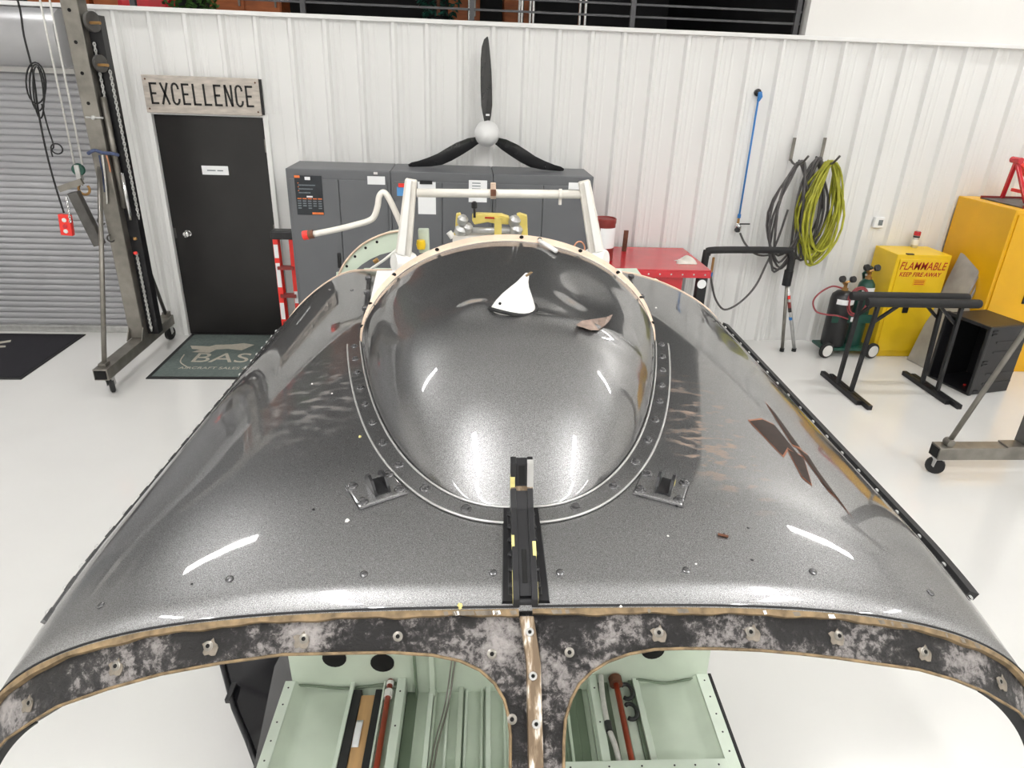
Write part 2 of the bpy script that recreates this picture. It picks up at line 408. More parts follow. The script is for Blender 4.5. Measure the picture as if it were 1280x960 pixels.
struct('trim_2', MB().box(-3.70, -3.60, -0.06, 0.0, 0, WT), 'trim_white', bevel=0.006)
struct('wall_upper', MB().box(2.93, 9.0, -0.02, 0.12, WT+0.036, CEIL), 'plain_white')
struct('wall_header', MB().box(-9.0, -3.66, 0.02, 0.14, 2.5, WT), 'plain_white')
# mezzanine behind the wall
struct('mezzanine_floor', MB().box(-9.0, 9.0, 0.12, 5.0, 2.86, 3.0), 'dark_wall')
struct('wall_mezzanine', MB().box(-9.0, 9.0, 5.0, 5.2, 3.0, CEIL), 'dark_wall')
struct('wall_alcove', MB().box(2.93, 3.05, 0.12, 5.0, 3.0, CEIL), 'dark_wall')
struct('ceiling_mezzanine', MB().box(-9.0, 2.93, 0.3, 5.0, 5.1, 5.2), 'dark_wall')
# roller door
rd = struct('door_2', MB().box(-7.4, -3.72, 0.075, 0.10, 0, 2.62), 'shutter_grey', 'grey ribbed steel roller door')
pitch = 0.0605
prof = [(0, 0.0), (0.006, -0.008), (0.020, -0.013), (0.040, -0.013), (0.053, -0.008), (0.0585, 0.0)]
sl = MB(); sl.add([(-7.4, y, z) for z, y in prof]+[(-3.76, y, z) for z, y in prof], [(i, i+1, len(prof)+i+1, len(prof)+i) for i in range(len(prof)-1)])
slm = mesh_of(sl, 'slat', 'shutter_grey', True)
for k in range(41): inst(slm, 'slat', rd, (0, 0.072, 0.075+k*pitch))
MB().box(-7.4, -3.74, 0.02, 0.075, 0.0, 0.07).build('bottom_bar', 'galv', rd, bevel=0.006)
MB().box(-3.78, -3.69, -0.03, 0.07, 0, 2.6).build('guide_rail', 'hood_grey', rd, bevel=0.005)
hp = [(0.05, 2.60), (-0.02, 2.545), (-0.30, 2.56), (-0.40, 2.63), (-0.44, 2.75), (-0.42, 2.88), (-0.34, 2.97), (-0.20, 3.015), (0.05, 3.02)]
hp = [(y*0.62, z) for y, z in hp]
MB().prism([(-7.4, y, z) for y, z in hp], (3.64, 0, 0)).build('drum_hood', 'hood_grey', rd, auto=35)
# office door
d1 = struct('door_1', MB().box(DX0, DX1, 0.0, 0.045, 0.006, DZ-0.005), 'door_black', 'black flat door with silver knob', bevel=0.003)
fr = MB().box(DX0-0.045, DX0, -0.05, 0.12, 0, DZ+0.04).box(DX1, DX1+0.045, -0.05, 0.12, 0, DZ+0.04).box(DX0, DX1, -0.05, 0.12, DZ, DZ+0.04)
fr.build('door_frame', 'trim_white', d1, bevel=0.004)
k = on_y(233, 293, -0.05)
kn = MB().lathe([(0.034, 0), (0.034, 0.008), (0.012, 0.012), (0.012, 0.035), (0.026, 0.042), (0.031, 0.055), (0.028, 0.068), (0.012, 0.075)], (k[0], 0.0, k[2]), 20, (0, -1, 0)).build('door_knob', 'chrome', d1, auto=40)
MB().box(DX0+0.002, DX0+0.028, -0.003, 0.0, k[2]-0.05, k[2]+0.05).build('latch_plate', 'steel_dark', d1)
for z in (0.30, 1.12, 1.93): MB().box(DX1-0.022, DX1-0.004, -0.008, 0.0, z-0.06, z+0.06).cyl((DX1-0.006, -0.010, z-0.06), (DX1-0.006, -0.010, z+0.06), 0.008, 8).build('hinge', 'steel', d1)
c = on_y(269, 213, -0.002)
dsg = MB().box(c[0]-0.125, c[0]+0.125, -0.004, 0.0, c[2]-0.042, c[2]+0.042).build('door_plate', 'paper', d1, bevel=0.002)
for u0, u1 in ((-0.075, 0.005), (0.02, 0.075)): MB().box(c[0]+u0, c[0]+u1, -0.0046, -0.0039, c[2]-0.006, c[2]+0.004).build('plate_print', 'poster_grey', d1)

# ceiling fixtures
for i, (x, y, al) in enumerate(FIXTURES):
    t = thing('ceiling_light', 'linear ceiling light hanging over the hall floor', 'light', (x, y, CEIL-0.10), math.pi/2*al, group='linear ceiling lights of the hall')
    MB().box(-1.05, 1.05, -0.13, 0.13, 0.0, 0.10).build('housing', 'trim_white', t, local=True)
    MB().box(-1.0, 1.0, -0.10, 0.10, -0.012, -0.001).build('diffuser', 'lamp', t, local=True)

# ------------------------------------------------------------------ railing and what stands on the mezzanine
rl = thing('railing', 'dark metal railing with horizontal bars along the mezzanine edge', 'railing', (-1.2, 0.07, WT+0.03))
for z in (3.165, 3.265, 3.38, 3.50, 3.62, 3.74, 3.86): MB().beam((-9.0, 0.07, z), (2.90, 0.07, z), 0.018, 0.018).build('bar', 'rail_grey', rl)
MB().beam((-9.0, 0.07, 4.0), (2.90, 0.07, 4.0), 0.05, 0.05).build('top_rail', 'rail_grey', rl)
for x in (-7.65, -6.17, -4.69, -3.2, -1.72, -0.2, 1.29, 2.86): MB().beam((x, 0.07, WT+0.03), (x, 0.07, 4.0), 0.045, 0.045, (0,1,0)).build('post', 'rail_grey', rl)
def wood_unit(px0, px1, y, label):
    a, b = on_y(px0, 10, y), on_y(px1, 10, y)
    t = thing('wooden_cabinet', label, 'cabinet', ((a[0]+b[0])/2, y, 3.0), group='orange wood cabinets on the mezzanine')
    h = 1.5
    MB().box(a[0], b[0], y, y+0.45, 3.0, 3.0+h).build('body', 'orange_wood', t, bevel=0.006)
    n = max(1, round((b[0]-a[0])/0.5)); ww = (b[0]-a[0])/n
    for i in range(n):
        d = MB().box(a[0]+i*ww+0.012, a[0]+(i+1)*ww-0.012, y-0.02, y, 3.04, 3.0+h-0.03).build('door', 'orange_wood', t, bevel=0.004)
        MB().box(a[0]+(i+1)*ww-0.07, a[0]+(i+1)*ww-0.05, y-0.04, y-0.02, 3.25, 3.45).build('handle', 'steel', d)
wood_unit(36, 112, 2.0, 'orange wood cabinet on the mezzanine above the roller door hood')
wood_unit(118, 172, 2.1, 'orange wood cabinet left of the red armchair on the mezzanine')
wood_unit(262, 352, 2.2, 'orange wood cabinet right of the green shrub on the mezzanine')
wood_unit(560, 600, 2.2, 'narrow orange wood cabinet right of the dark decorated tree')
wood_unit(630, 668, 2.3, 'orange wood cabinet between the chrome racks on the mezzanine')
a, b = on_y(170, 10, 1.6), on_y(206, 10, 1.6)
t = thing('armchair', 'red armchair on the mezzanine beside the green shrub', 'chair', ((a[0]+b[0])/2, 1.6, 3.0))
xa, xb = a[0]-0.1, b[0]+0.12
MB().box(xa, xb, 1.55, 2.05, 3.06, 3.22).build('seat', 'red', t, bevel=0.03)
MB().box(xa, xb, 1.42, 1.56, 3.06, 3.62).build('backrest', 'red', t, bevel=0.04)
for x in (xa, xb): MB().box(x-0.05, x+0.05, 1.5, 2.05, 3.06, 3.36).build('armrest', 'red', t, bevel=0.03)
for x in (xa, xb):
    for y in (1.5, 2.0): MB().box(x-0.02, x+0.02, y-0.02, y+0.02, 3.0, 3.07).build('leg', 'black_metal', t)
def shrub(px, y, r, h, label, n, mt='leaf', lights=False):
    c = on_y(px, 10, y); t = thing('potted_shrub', label, 'plant', (c[0], y, 3.0))
    MB().lathe([(0.10, 0), (0.14, 0.2), (0.15, 0.2), (0.13, 0.18)], (c[0], y, 3.0), 14).build('pot', 'black_plastic', t, auto=40)
    MB().cyl((c[0], y, 3.1), (c[0], y, 3.0+h*0.7), 0.02, 8).build('stem', 'rust', t)
    m = MB(); rnd = random.Random(px)
    for i in range(n):
        u, v = rnd.uniform(0, 6.28), rnd.uniform(-1, 1); rr = r*rnd.uniform(0.5, 1)**0.5
        q = Vector((c[0]+rr*math.cos(u)*math.sqrt(1-v*v), y+rr*math.sin(u)*math.sqrt(1-v*v), 3.0+h*0.55+v*h*0.5))
        e1 = Vector((rnd.uniform(-1,1), rnd.uniform(-1,1), rnd.uniform(-1,1))).normalized(); e2 = e1.orthogonal().normalized(); s = 0.035
        m.add([q-e1*s, q+e2*s*0.5, q+e1*s, q-e2*s*0.5], [(0,1,2,3)])
    o = m.build('foliage', mt, t); o['kind'] = 'stuff'
    return t, c
shrub(240, 0.75, 0.42, 1.0, 'leafy green shrub in a pot behind the mezzanine railing', 900)
shrub(548, 1.7, 0.30, 1.3, 'dark decorated tree in a pot behind the mezzanine railing', 700, 'tank_green')
for px, lab in ((620, 'chrome wire rack beside the narrow orange cabinet'), (700, 'chrome wire rack right of the orange cabinet')):
    c = on_y(px, 8, 1.2); t = thing('wire_rack', lab, 'rack', (c[0], 1.2, 3.0), group='chrome racks on the mezzanine')
    for sx in (-0.28, 0.28):
        for sy in (0, 0.4): MB().cyl((c[0]+sx, 1.2+sy, 3.0), (c[0]+sx, 1.2+sy, 4.7), 0.018, 10).build('post', 'chrome', t)
    for z in (3.12, 3.6, 4.1, 4.6): MB().box(c[0]-0.3, c[0]+0.3, 1.18, 1.62, z, z+0.025).build('shelf', 'steel', t)

# ------------------------------------------------------------------ lettered board over the door
t = thing('lettered_sign', 'weathered wooden sign reading EXCELLENCE above the black door', 'sign', (-2.655, -0.06, 2.235))
sx0, sx1, sz0, sz1 = -3.178, -2.145, 2.19, 2.52
sb = MB().box(sx0, sx1, -0.085, -0.055, sz0+0.012, sz1).build('board', 'sign_wood', t, bevel=0.004)
MB().box(sx1, sx1+0.022, -0.080, -0.056, sz0+0.02, sz1-0.004).build('edge_strip', 'ink', t)
def letters(word, x0, x1, z0, z1, y, th, mt, parent):
    n = len(word); pitch = (x1-x0)/n; wd = pitch*0.66; hh = z1-z0
    for i, ch in enumerate(word):
        x = x0+i*pitch+pitch*0.12; m = MB()
        def st(a, b): m.beam((x+a[0]*wd, y, z0+a[1]*hh), (x+b[0]*wd, y, z0+b[1]*hh), 0.005, th, (0,1,0)) if False else m.beam((x+a[0]*wd, y, z0+a[1]*hh), (x+b[0]*wd, y, z0+b[1]*hh), th, 0.004, (0,1,0))
        e = th/2/hh
        if ch == 'E':
            st((0.06,0),(0.06,1)); [st((0,q),(1 if q != 0.5 else 0.8, q)) for q in (e, 0.5, 1-e)]
        if ch == 'L': st((0.06,0),(0.06,1)); st((0,e),(1,e))
        if ch == 'X': st((0,0),(1,1)); st((0,1),(1,0))
        if ch == 'N': st((0.06,0),(0.06,1)); st((0.94,0),(0.94,1)); st((0.08,1),(0.92,0))
        if ch == 'C':
            pts = [(0.94, 0.72)]+[(0.5+0.44*math.cos(q), 0.76+0.22*math.sin(q)) for q in np.linspace(0.2, math.pi, 8)]+[(0.5+0.44*math.cos(q), 0.24+0.22*math.sin(q)) for q in np.linspace(math.pi, 2*math.pi-0.2, 8)]+[(0.94, 0.28)]
            for p, r in zip(pts[:-1], pts[1:]): st(p, r)
        m.build('letter', mt, parent)
letters('EXCELLENCE', sx0+0.05, sx1-0.04, sz0+0.085, sz1-0.062, -0.086, 0.0175, 'ink', sb)
for x in (sx0+0.03, sx1-0.03):
    for z in (sz0+0.045, sz1-0.035): MB().lathe([(0.008, 0), (0.008, 0.003), (0.004, 0.005)], (x, -0.085, z), 8, (0,-1,0)).build('screw', 'rust', sb)

# ------------------------------------------------------------------ steel lockers and what hangs on them
CX = [-1.85, -0.925, 0.0, 0.925]; CY0, CY1, CH = -0.62, -0.05, 1.808
def locker(x0, x1, label):
    t = thing('storage_cabinet', label, 'cabinet', ((x0+x1)/2, (CY0+CY1)/2, 0), group='grey steel storage cabinets along the wall')
    MB().box(x0+0.002, x1-0.002, CY0, CY1, 0.02, CH).build('body', 'cabinet_grey', t, bevel=0.006)
    MB().box(x0+0.02, x1-0.02, CY0+0.03, CY1-0.02, 0, 0.02).build('plinth', 'black_metal', t)
    m = (x0+x1)/2
    for a, b, s in ((x0+0.03, m-0.003, 1), (m+0.003, x1-0.03, -1)):
        d = MB().box(a, b, CY0-0.016, CY0, 0.08, CH-0.085).build('door', 'cabinet_grey', t, bevel=0.004)
        if s == 1: MB().box(b-0.05, b-0.02, CY0-0.035, CY0-0.016, 0.92, 1.06).build('handle', 'black_metal', d, bevel=0.004)
    return t
locker(CX[0], CX[1], 'grey steel storage cabinet with the dark poster, nearest the black door')
locker(CX[1], CX[2], 'grey steel storage cabinet in the middle of the three under the propeller')
locker(CX[2], CX[3], 'grey steel storage cabinet beside the red workbench, rightmost of three')
FY = CY0-0.018
def sheet(px0, py0, px1, py1, name, mt, label, cat, th=0.002, parent=None):
    a, b = on_y(px0, py0, FY), on_y(px1, py1, FY)
    mb = MB().box(a[0], b[0], FY-th, FY-0.0003, b[2], a[2])
    o = mb.build(name, mt, parent)
    if parent is None: tag(o, label, cat)
    return o, a, b
po, a, b = sheet(367.5, 219, 405.5, 269, 'safety_poster', 'poster_dark', 'dark poster with orange marks on the left grey cabinet', 'poster')
W_, H_ = b[0]-a[0], a[2]-b[2]
def bit(u0, v0, u1, v1, mt, name): MB().box(a[0]+u0*W_, a[0]+u1*W_, FY-0.0034, FY-0.0022, a[2]-v1*H_, a[2]-v0*H_).build(name, mt, po)
bit(0.0, 0.0, 0.2, 0.06, 'poster_orange', 'corner_mark'); bit(0.56, 0.93, 0.98, 0.985, 'poster_orange', 'corner_mark'); bit(0.38, 0.03, 0.58, 0.11, 'paper', 'crest'); bit(0.40, 0.51, 0.62, 0.55, 'paper', 'heading')
for i in range(6): bit(0.1, 0.18+i*0.048, 0.14+0.1*(i % 2), 0.20+i*0.048, 'poster_orange', 'print_line') if i % 2 == 0 else bit(0.12, 0.18+i*0.048, 0.8-0.05*i, 0.205+i*0.048, 'poster_grey', 'print_line')
for i in range(5):
    bit(0.05+i*0.19, 0.57, 0.2+i*0.19, 0.595, 'poster_orange', 'print_line')
    for j in range(4 - (i % 2)): bit(0.05+i*0.19, 0.63+j*0.06, 0.18+i*0.19, 0.66+j*0.06, 'poster_grey', 'print_line')
o, a2, b2 = sheet(459, 220, 481.5, 231, 'white_label', 'paper', 'small white label on the left grey cabinet, above the bent tube', 'label')
o, a2, b2 = sheet(467, 215, 472, 218, 'magnet_clip', 'white_part', 'tiny white magnet above the small white label', 'magnet', 0.008)
o, a2, b2 = sheet(496, 233.5, 507, 245, 'blue_note', 'tag_blue', 'blue note under a red magnet on the middle cabinet', 'note')
o, a2, b2 = sheet(498, 229, 506, 234, 'red_magnet', 'red_bright', 'red magnet holding the blue note', 'magnet', 0.012)
o, a2, b2 = sheet(522, 227, 545, 268, 'white_notice', 'paper', 'white paper notice held by a dark clip behind the left white post', 'notice')
MB().box(a2[0]+0.02, b2[0]-0.03, FY-0.012, FY-0.002, a2[2]-0.02, a2[2]+0.012).build('clip', 'black_plastic', o)
o, a2, b2 = sheet(586, 225, 608.5, 253, 'printed_notice', 'paper', 'white printed notice in the middle of the grey cabinets, behind the cross tube', 'notice')
for i in range(4): MB().box(a2[0]+0.03, b2[0]-0.06, FY-0.003, FY-0.002, a2[2]-0.03-i*0.025, a2[2]-0.022-i*0.025).build('print_line', 'poster_grey', o)
o, a2, b2 = sheet(711, 228, 727, 237, 'white_sticker', 'paper', 'white sticker on the right grey cabinet beside the right white post', 'sticker')

# ------------------------------------------------------------------ propeller standing on the cabinets
t = thing('propeller', 'three-bladed black propeller with white spinner on the grey cabinets', 'propeller', (-0.05, -0.22, CH))
hub = Vector((-0.05, -0.22, 2.12))
MB().lathe([(0.118, 0.06), (0.118, 0.0), (0.112, -0.05), (0.095, -0.10), (0.066, -0.145), (0.03, -0.168), (0.004, -0.174)], hub, 28, (0, 1, 0)).build('spinner', 'spinner_white', t, auto=50)
MB().lathe([(0.06, 0.05), (0.06, 0.12), (0.03, 0.13)], hub, 16, (0, 1, 0)).build('hub', 'steel_dark', t, auto=40)
def blade(stations, depth):
    """stations: centre (x,z), half-width, pitch of the chord out of the picture plane"""
    m = MB(); ring = []
    for i, (x, z, hw, tw) in enumerate(stations):
        p = Vector((x, hub.y+depth[i], z)); a = stations[max(i-1,0)]; b = stations[min(i+1,len(stations)-1)]
        d = Vector((b[0]-a[0], 0, b[1]-a[1])).normalized(); s = Vector((d.z, 0, -d.x)); s = (s*math.cos(tw)+Vector((0,1,0))*math.sin(tw)); n = d.cross(s).normalized()
        th = 0.028*(1-0.75*i/(len(stations)-1))
        for u, v in ((-1,0),(-0.5,0.8),(0.2,1),(0.8,0.6),(1,0),(0.8,-0.4),(0.2,-0.6),(-0.5,-0.5)): ring.append(p+s*(u*hw)+n*(v*th*0.5))
    k = 8; N = len(stations)
    m.add(ring, [(i*k+j, i*k+(j+1)%k, (i+1)*k+(j+1)%k, (i+1)*k+j) for i in range(N-1) for j in range(k)]+[tuple(range(k))[::-1], tuple((N-1)*k+j for j in range(k))])
    return m
hx, hz = hub.x, hub.z
up = [(hx-0.002, hz+0.09, 0.03, 0.7), (hx-0.002, hz+0.15, 0.045, 0.6), (hx-0.008, hz+0.25, 0.060, 0.5), (hx-0.014, hz+0.38, 0.058, 0.4), (hx-0.02, hz+0.52, 0.054, 0.3), (hx-0.026, hz+0.64, 0.046, 0.25), (hx-0.028, hz+0.73, 0.036, 0.2), (hx-0.022, hz+0.79, 0.022, 0.2), (hx-0.012, hz+0.815, 0.004, 0.2)]
bl = blade(up, [0]*9).build('blade', 'prop_black', t, auto=50)
def lower(s):
    pts = [(0.09,-0.06,0.035), (0.16,-0.09,0.055), (0.26,-0.14,0.066), (0.36,-0.195,0.066), (0.44,-0.235,0.060), (0.54,-0.262,0.046), (0.64,-0.280,0.030), (0.70,-0.288,0.024), (0.735,-0.295,0.012)]
    return [(hx+s*x, hz+z, hw, 0.35*s) for x, z, hw in pts]
for s in (-1, 1): blade(lower(s), [0, 0.0, -0.01, -0.03, -0.05, -0.07, -0.08, -0.085, -0.09]).build('blade', 'prop_black', t, auto=50)
for p in ((hx-0.012, hz+0.17), ): MB().box(p[0]-0.004, p[0]+0.03, hub.y-0.05, hub.y-0.045, p[1]-0.01, p[1]+0.006).build('blade_mark', 'paper', bl)

# ------------------------------------------------------------------ red ladder by the cabinets
t = thing('step_ladder', 'folded red step ladder with white labels beside the grey cabinets', 'ladder', (-1.97, -0.33, 0))
for i, x in enumerate((-2.055, -1.905)):
    for j, y in enumerate((-0.42, -0.34)):
        r = MB().beam((x, y+0.03*j, 0), (x, y-0.02*j, 1.14), 0.05, 0.025, (0,1,0)).build('rail', 'red_bright', t, bevel=0.004)
        if j == 0 and i == 0:
            for z0, z1 in ((0.95, 1.08), (0.66, 0.9), (0.33, 0.5)): MB().box(x-0.02, x+0.02, y-0.016, y-0.013, z0, z1).build('rail_label', 'paper', r)
        if j == 0 and i == 1: MB().box(x-0.02, x+0.02, y-0.016, y-0.013, 0.5, 0.62).build('rail_label', 'paper', r)
for z in (0.28, 0.56, 0.84): MB().box(-2.055, -1.905, -0.46, -0.39, z, z+0.03).build('step', 'red_dark', t)
MB().box(-2.09, -1.87, -0.45, -0.31, 1.13, 1.21).build('top_cap', 'black_plastic', t, bevel=0.012)

# ------------------------------------------------------------------ red workbench and things on it
BZ = 1.045; bx0, bx1, by0, by1 = 1.06, 2.03, -0.97, -0.07
t = thing('workbench', 'red topped workbench on black legs right of the grey cabinets', 'workbench', ((bx0+bx1)/2, (by0+by1)/2, 0))
top = MB().box(bx0, bx1, by0, by1, BZ-0.012, BZ).box(bx0, bx1, by0-0.004, by0+0.012, BZ-0.075, BZ-0.012).box(bx1-0.012, bx1+0.004, by0, by1, BZ-0.075, BZ-0.012).box(bx0-0.004, bx0+0.012, by0, by1, BZ-0.075, BZ-0.012).build('top', 'red', t, bevel=0.003)
for i in range(9): MB().lathe([(0.008,0),(0.008,0.003),(0.004,0.005)], (bx0+0.06+i*0.107, by0-0.004, BZ-0.042), 8, (0,-1,0)).build('rivet', 'chrome', top)
for x in (bx0+0.06, bx1-0.06):
    for y in (by0+0.05, by1-0.05):
        l = MB().box(x-0.045, x+0.045, y-0.04, y+0.04, 0.0, BZ-0.07).build('leg', 'black_metal', t, bevel=0.005)
        if x > 1.5 and y < -0.5: MB().lathe([(0.043,0),(0.043,0.002)], (x-0.008, y-0.0405, BZ-0.135), 24, (0,-1,0)).build('round_sticker', 'paper', l)
dr = MB().box(bx0+0.12, bx1-0.24, by0+0.05, by1-0.06, BZ-0.30, BZ-0.08).build('drawer', 'red', t, bevel=0.004)
MB().box(bx0+0.3, bx1-0.42, by0+0.03, by0+0.05, BZ-0.20, BZ-0.18).build('handle', 'chrome', dr)
MB().box(bx0+0.05, bx1-0.05, by0+0.06, by1-0.05, 0.2, 0.24).build('lower_shelf', 'black_metal', t)
c = on_z(752, 318, BZ); cy_ = -0.62; cxb = on_y(754, 300, cy_)[0]
t = thing('grease_drum', 'dark red drum with a white label on the red workbench', 'drum', (cxb, cy_, BZ))
topz = on_y(754, 272, cy_)[2]
MB().lathe([(0.10, 0), (0.104, 0.01), (0.104, topz-BZ-0.05), (0.108, topz-BZ-0.045), (0.108, topz-BZ-0.006), (0.098, topz-BZ), (0.09, topz-BZ-0.012)], (cxb, cy_, BZ), 28).build('shell', 'red_dark', t, auto=40)
lz0 = on_y(754, 308, cy_)[2]; lz1 = on_y(754, 283, cy_)[2]
m = MB(); n = 14
vs = [(cxb+0.1055*math.cos(q), cy_+0.1055*math.sin(q), z) for z in (lz0, lz1) for q in np.linspace(-2.1, 0.2, n)]
m.add(vs, [(i, i+1, n+i+1, n+i) for i in range(n-1)]).build('paper_label', 'paper', t, smooth=True)
p = on_z(780, 314, BZ); q = on_y(783, 288, p[1])
tag(MB().beam((p[0], p[1], BZ), (q[0], p[1], q[2]), 0.045, 0.02, (0,1,0)).build('rusty_bar', 'rust', bevel=0.002), 'rusty flat bar standing upright on the red workbench', 'bar')
p = on_z(857, 327, BZ+0.01)
rg = MB(); rnd = random.Random(3)
rg.grid(lambda u, v: (p[0]+(u-0.5)*0.17*(1+0.2*math.sin(7*v)), p[1]+(v-0.5)*0.14, BZ+0.002+0.07*(math.sin(math.pi*u)*math.sin(math.pi*v))**0.4*(0.65+0.35*math.sin(9*u+4*v))), 14, 12)
tag(rg.build('shop_rag', 'frame_white', smooth=True), 'crumpled cream rag on the corner of the red workbench', 'rag')

# ------------------------------------------------------------------ floor mats
mt1 = thing('floor_mat', 'grey-green door mat with a light printed emblem before the black door', 'mat', (-2.6, -0.6, 0))
MB().box(-3.14, -1.45, -1.18, -0.01, 0.0, 0.010).build('border', 'black_rubber', mt1, bevel=0.003)
MB().box(-3.10, -1.49, -1.14, -0.05, 0.009, 0.014).build('pile', 'mat_green', mt1)
zz = 0.0145
c = on_z(245, 450, zz)
text('BAS', 'emblem_lettering', 'mat_print', mt1, (-2.90, -0.80, zz), (1,0,0), (0,1,0), 0.33, 0.0006, 1.0, align='LEFT')
text('AIRCRAFT SALES & MA', 'small_lettering', 'mat_print', mt1, (-2.93, -0.97, zz), (1,0,0), (0,1,0), 0.075, 0.0004, 1.0, align='LEFT')
em = [(238, 432), (262, 433), (270, 431), (290, 430.5), (305, 429), (318, 431), (311, 434), (302, 438), (285, 436), (270, 437), (262, 441), (240, 440), (250, 437), (240, 436)]
MB().prism([tuple(on_z(x, y, zz)) for x, y in em], (0, 0, 0.0006)).build('emblem', 'mat_print', mt1)
MB().tube(smooth_path([(-3.0, -0.62, zz), (-2.97, -0.80, zz), (-2.86, -0.93, zz)], 5), 0.006, 6).build('emblem_line', 'mat_print', mt1)
mt2 = thing('floor_mat', 'black floor mat with a pale mark before the grey roller door', 'mat', (-5.2, -0.63, 0))
MB().box(-6.2, -4.2, -1.21, -0.06, 0.0, 0.010).build('border', 'black_rubber', mt2, bevel=0.003)
MB().box(-6.17, -4.23, -1.18, -0.09, 0.009, 0.013).build('pile', 'mat_black', mt2)
for pts in ([(0, 427), (14, 425), (13, 427.5), (0, 429.5)], [(0, 432), (7, 432), (7, 434), (0, 434.5)]):
    MB().prism([tuple(on_z(x, y, 0.0135)) for x, y in pts], (0, 0, 0.0006)).build('printed_mark', 'mat_print', mt2)

# ------------------------------------------------------------------ air line and hoses on the wall
p0 = on_y(949, 118, -0.05); p1 = on_y(924, 270, -0.05)
t = thing('air_line', 'blue air line running down the white wall to a regulator', 'hose', (p1[0], -0.05, 1.2))
MB().lathe([(0.035, 0), (0.035, 0.012), (0.022, 0.016), (0.022, 0.05), (0.012, 0.055)], (p0[0], 0.0, p0[2]+0.015), 14, (0,-1,0)).build('wall_outlet', 'black_plastic', t, auto=40)
MB().tube([(p0[0]+0.005, -0.045, p0[2]+0.02), (p0[0]+0.012, -0.055, p0[2]-0.02), (p0[0], -0.05, p0[2]-0.06)], [0.022, 0.024, 0.014], 10).build('elbow', 'hose_blue', t, auto=40)
MB().cyl((p0[0], -0.05, p0[2]-0.05), (p1[0], -0.05, p1[2]), 0.0095, 10).build('pipe', 'hose_blue', t, smooth=True)
MB().cyl((p1[0], -0.05, p1[2]-0.02), (p1[0], -0.05, p1[2]+0.02), 0.018, 10).build('fitting', 'hose_blue', t)
MB().cyl((p1[0], -0.05, p1[2]-0.09), (p1[0], -0.05, p1[2]-0.02), 0.013, 10).build('brass_stub', 'brass', t)
r = on_y(922, 285, -0.06)
rg = MB().lathe([(0.03,-0.04),(0.036,-0.03),(0.036,0.02),(0.02,0.035),(0.014,0.05)], (r[0], -0.06, r[2]), 14).build('regulator', 'chrome', t, auto=40)
MB().lathe([(0.026,0),(0.026,0.02)], (r[0]-0.02, -0.095, r[2]-0.01), 14, (0,-1,0)).build('gauge', 'black_plastic', rg, auto=40)
v0 = on_y(925, 280, -0.06); v1 = on_y(936, 280, -0.06)
MB().beam((v0[0], -0.06, v0[2]), (v1[0]+0.01, -0.06, v1[2]), 0.012, 0.012).build('valve_lever', 'black_metal', rg)
# two wall hooks
def hook(px, lab):
    a = on_y(px, 172, -0.03); t = thing('wall_hook', lab, 'hook', (a[0], 0, a[2]-0.15), group='grey wall hooks for hoses')
    x, z = a[0], a[2]
    MB().beam((x, -0.040, z), (x, -0.040, z-0.22), 0.03, 0.012, (0,1,0)).build('back_plate', 'steel', t)
    MB().tube(smooth_path([(x, -0.04, z-0.21), (x, -0.14, z-0.24), (x, -0.28, z-0.22), (x+0.02, -0.36, z-0.14)], 4), 0.011, 8).build('arm', 'steel_dark', t, smooth=True)
    return Vector((x, -0.18, z-0.225))
h1 = hook(993, 'grey wall hook holding the dark hose, left of two'); h2 = hook(1031, 'grey wall hook holding the yellow hose coil, right of two')
def coil(h, n, w, l, r, mt, name, label, cat, rnd, depth=0.2, parent=None, top=0.012):
    m = MB()
    pts = []
    for k in range(n):
        dw, dl, dy = rnd.uniform(0.72, 1.1), rnd.uniform(0.86, 1.06), rnd.uniform(-depth/2, depth/2)
        sh = rnd.uniform(-0.05, 0.05)
        for i in range(24):
            a = 2*math.pi*i/24; c_, s_ = math.cos(a), math.sin(a)
            z = -l*dl/2 + l*dl/2*c_; bell = (1-((z+l*dl*0.62)/(l*dl*0.75))**2); bell = max(0.10, bell)
            fall = sm(-z/(l*0.5))
            x = s_*w*dw*(0.35+0.65*bell) + sh*fall*1.0 + 0.02*math.sin(3*a+k)
            pts.append((h.x+x, h.y+dy*(0.4+0.6*fall)+0.015*math.sin(2*a+k*1.7), h.z+top+r+z))
    m.tube(pts, r, 6); return m
rnd = random.Random(5)
t = thing('hose_coil', 'yellow and black hose coil hanging on the right wall hook', 'hose', (h2.x, h2.y, h2.z))
coil(Vector((h2.x+0.015, h2.y-0.05, h2.z)), 17, 0.17, 0.99, 0.0115, 0, 0, 0, 0, rnd, 0.16).build('yellow_hose', 'hose_yellow', t, smooth=True)
coil(Vector((h2.x-0.07, h2.y+0.06, h2.z)), 5, 0.13, 0.98, 0.013, 0, 0, 0, 0, rnd, 0.12, top=0.03).build('black_hose', 'hose_grey', t, smooth=True)
t = thing('air_hose', 'dark grey air hose looped on the left wall hook and trailing to the workbench', 'hose', (h1.x, h1.y, h1.z))
coil(Vector((h1.x+0.03, h1.y-0.02, h1.z)), 5, 0.17, 1.05, 0.012, 0, 0, 0, 0, rnd, 0.10).build('loops', 'hose_grey', t, smooth=True)
tail = [on_y(*p) for p in ((985, 262, -0.2), (972, 300, -0.22), (958, 330, -0.24), (944, 358, -0.26), (925, 378, -0.28), (906, 387, -0.32), (895, 375, -0.40), (890, 356, -0.45), (888.5, 345, -0.46))]
MB().tube(smooth_path(tail, 5), 0.011, 7).build('tail', 'hose_grey', t, smooth=True)
e = tail[-1]; MB().cyl(e, (e[0], e[1], e[2]+0.04), 0.016, 8).build('blue_coupling', 'hose_blue', t)
MB().cyl((e[0], e[1], e[2]+0.04), (e[0], e[1], e[2]+0.19), 0.013, 8).build('brass_tip', 'brass', t)
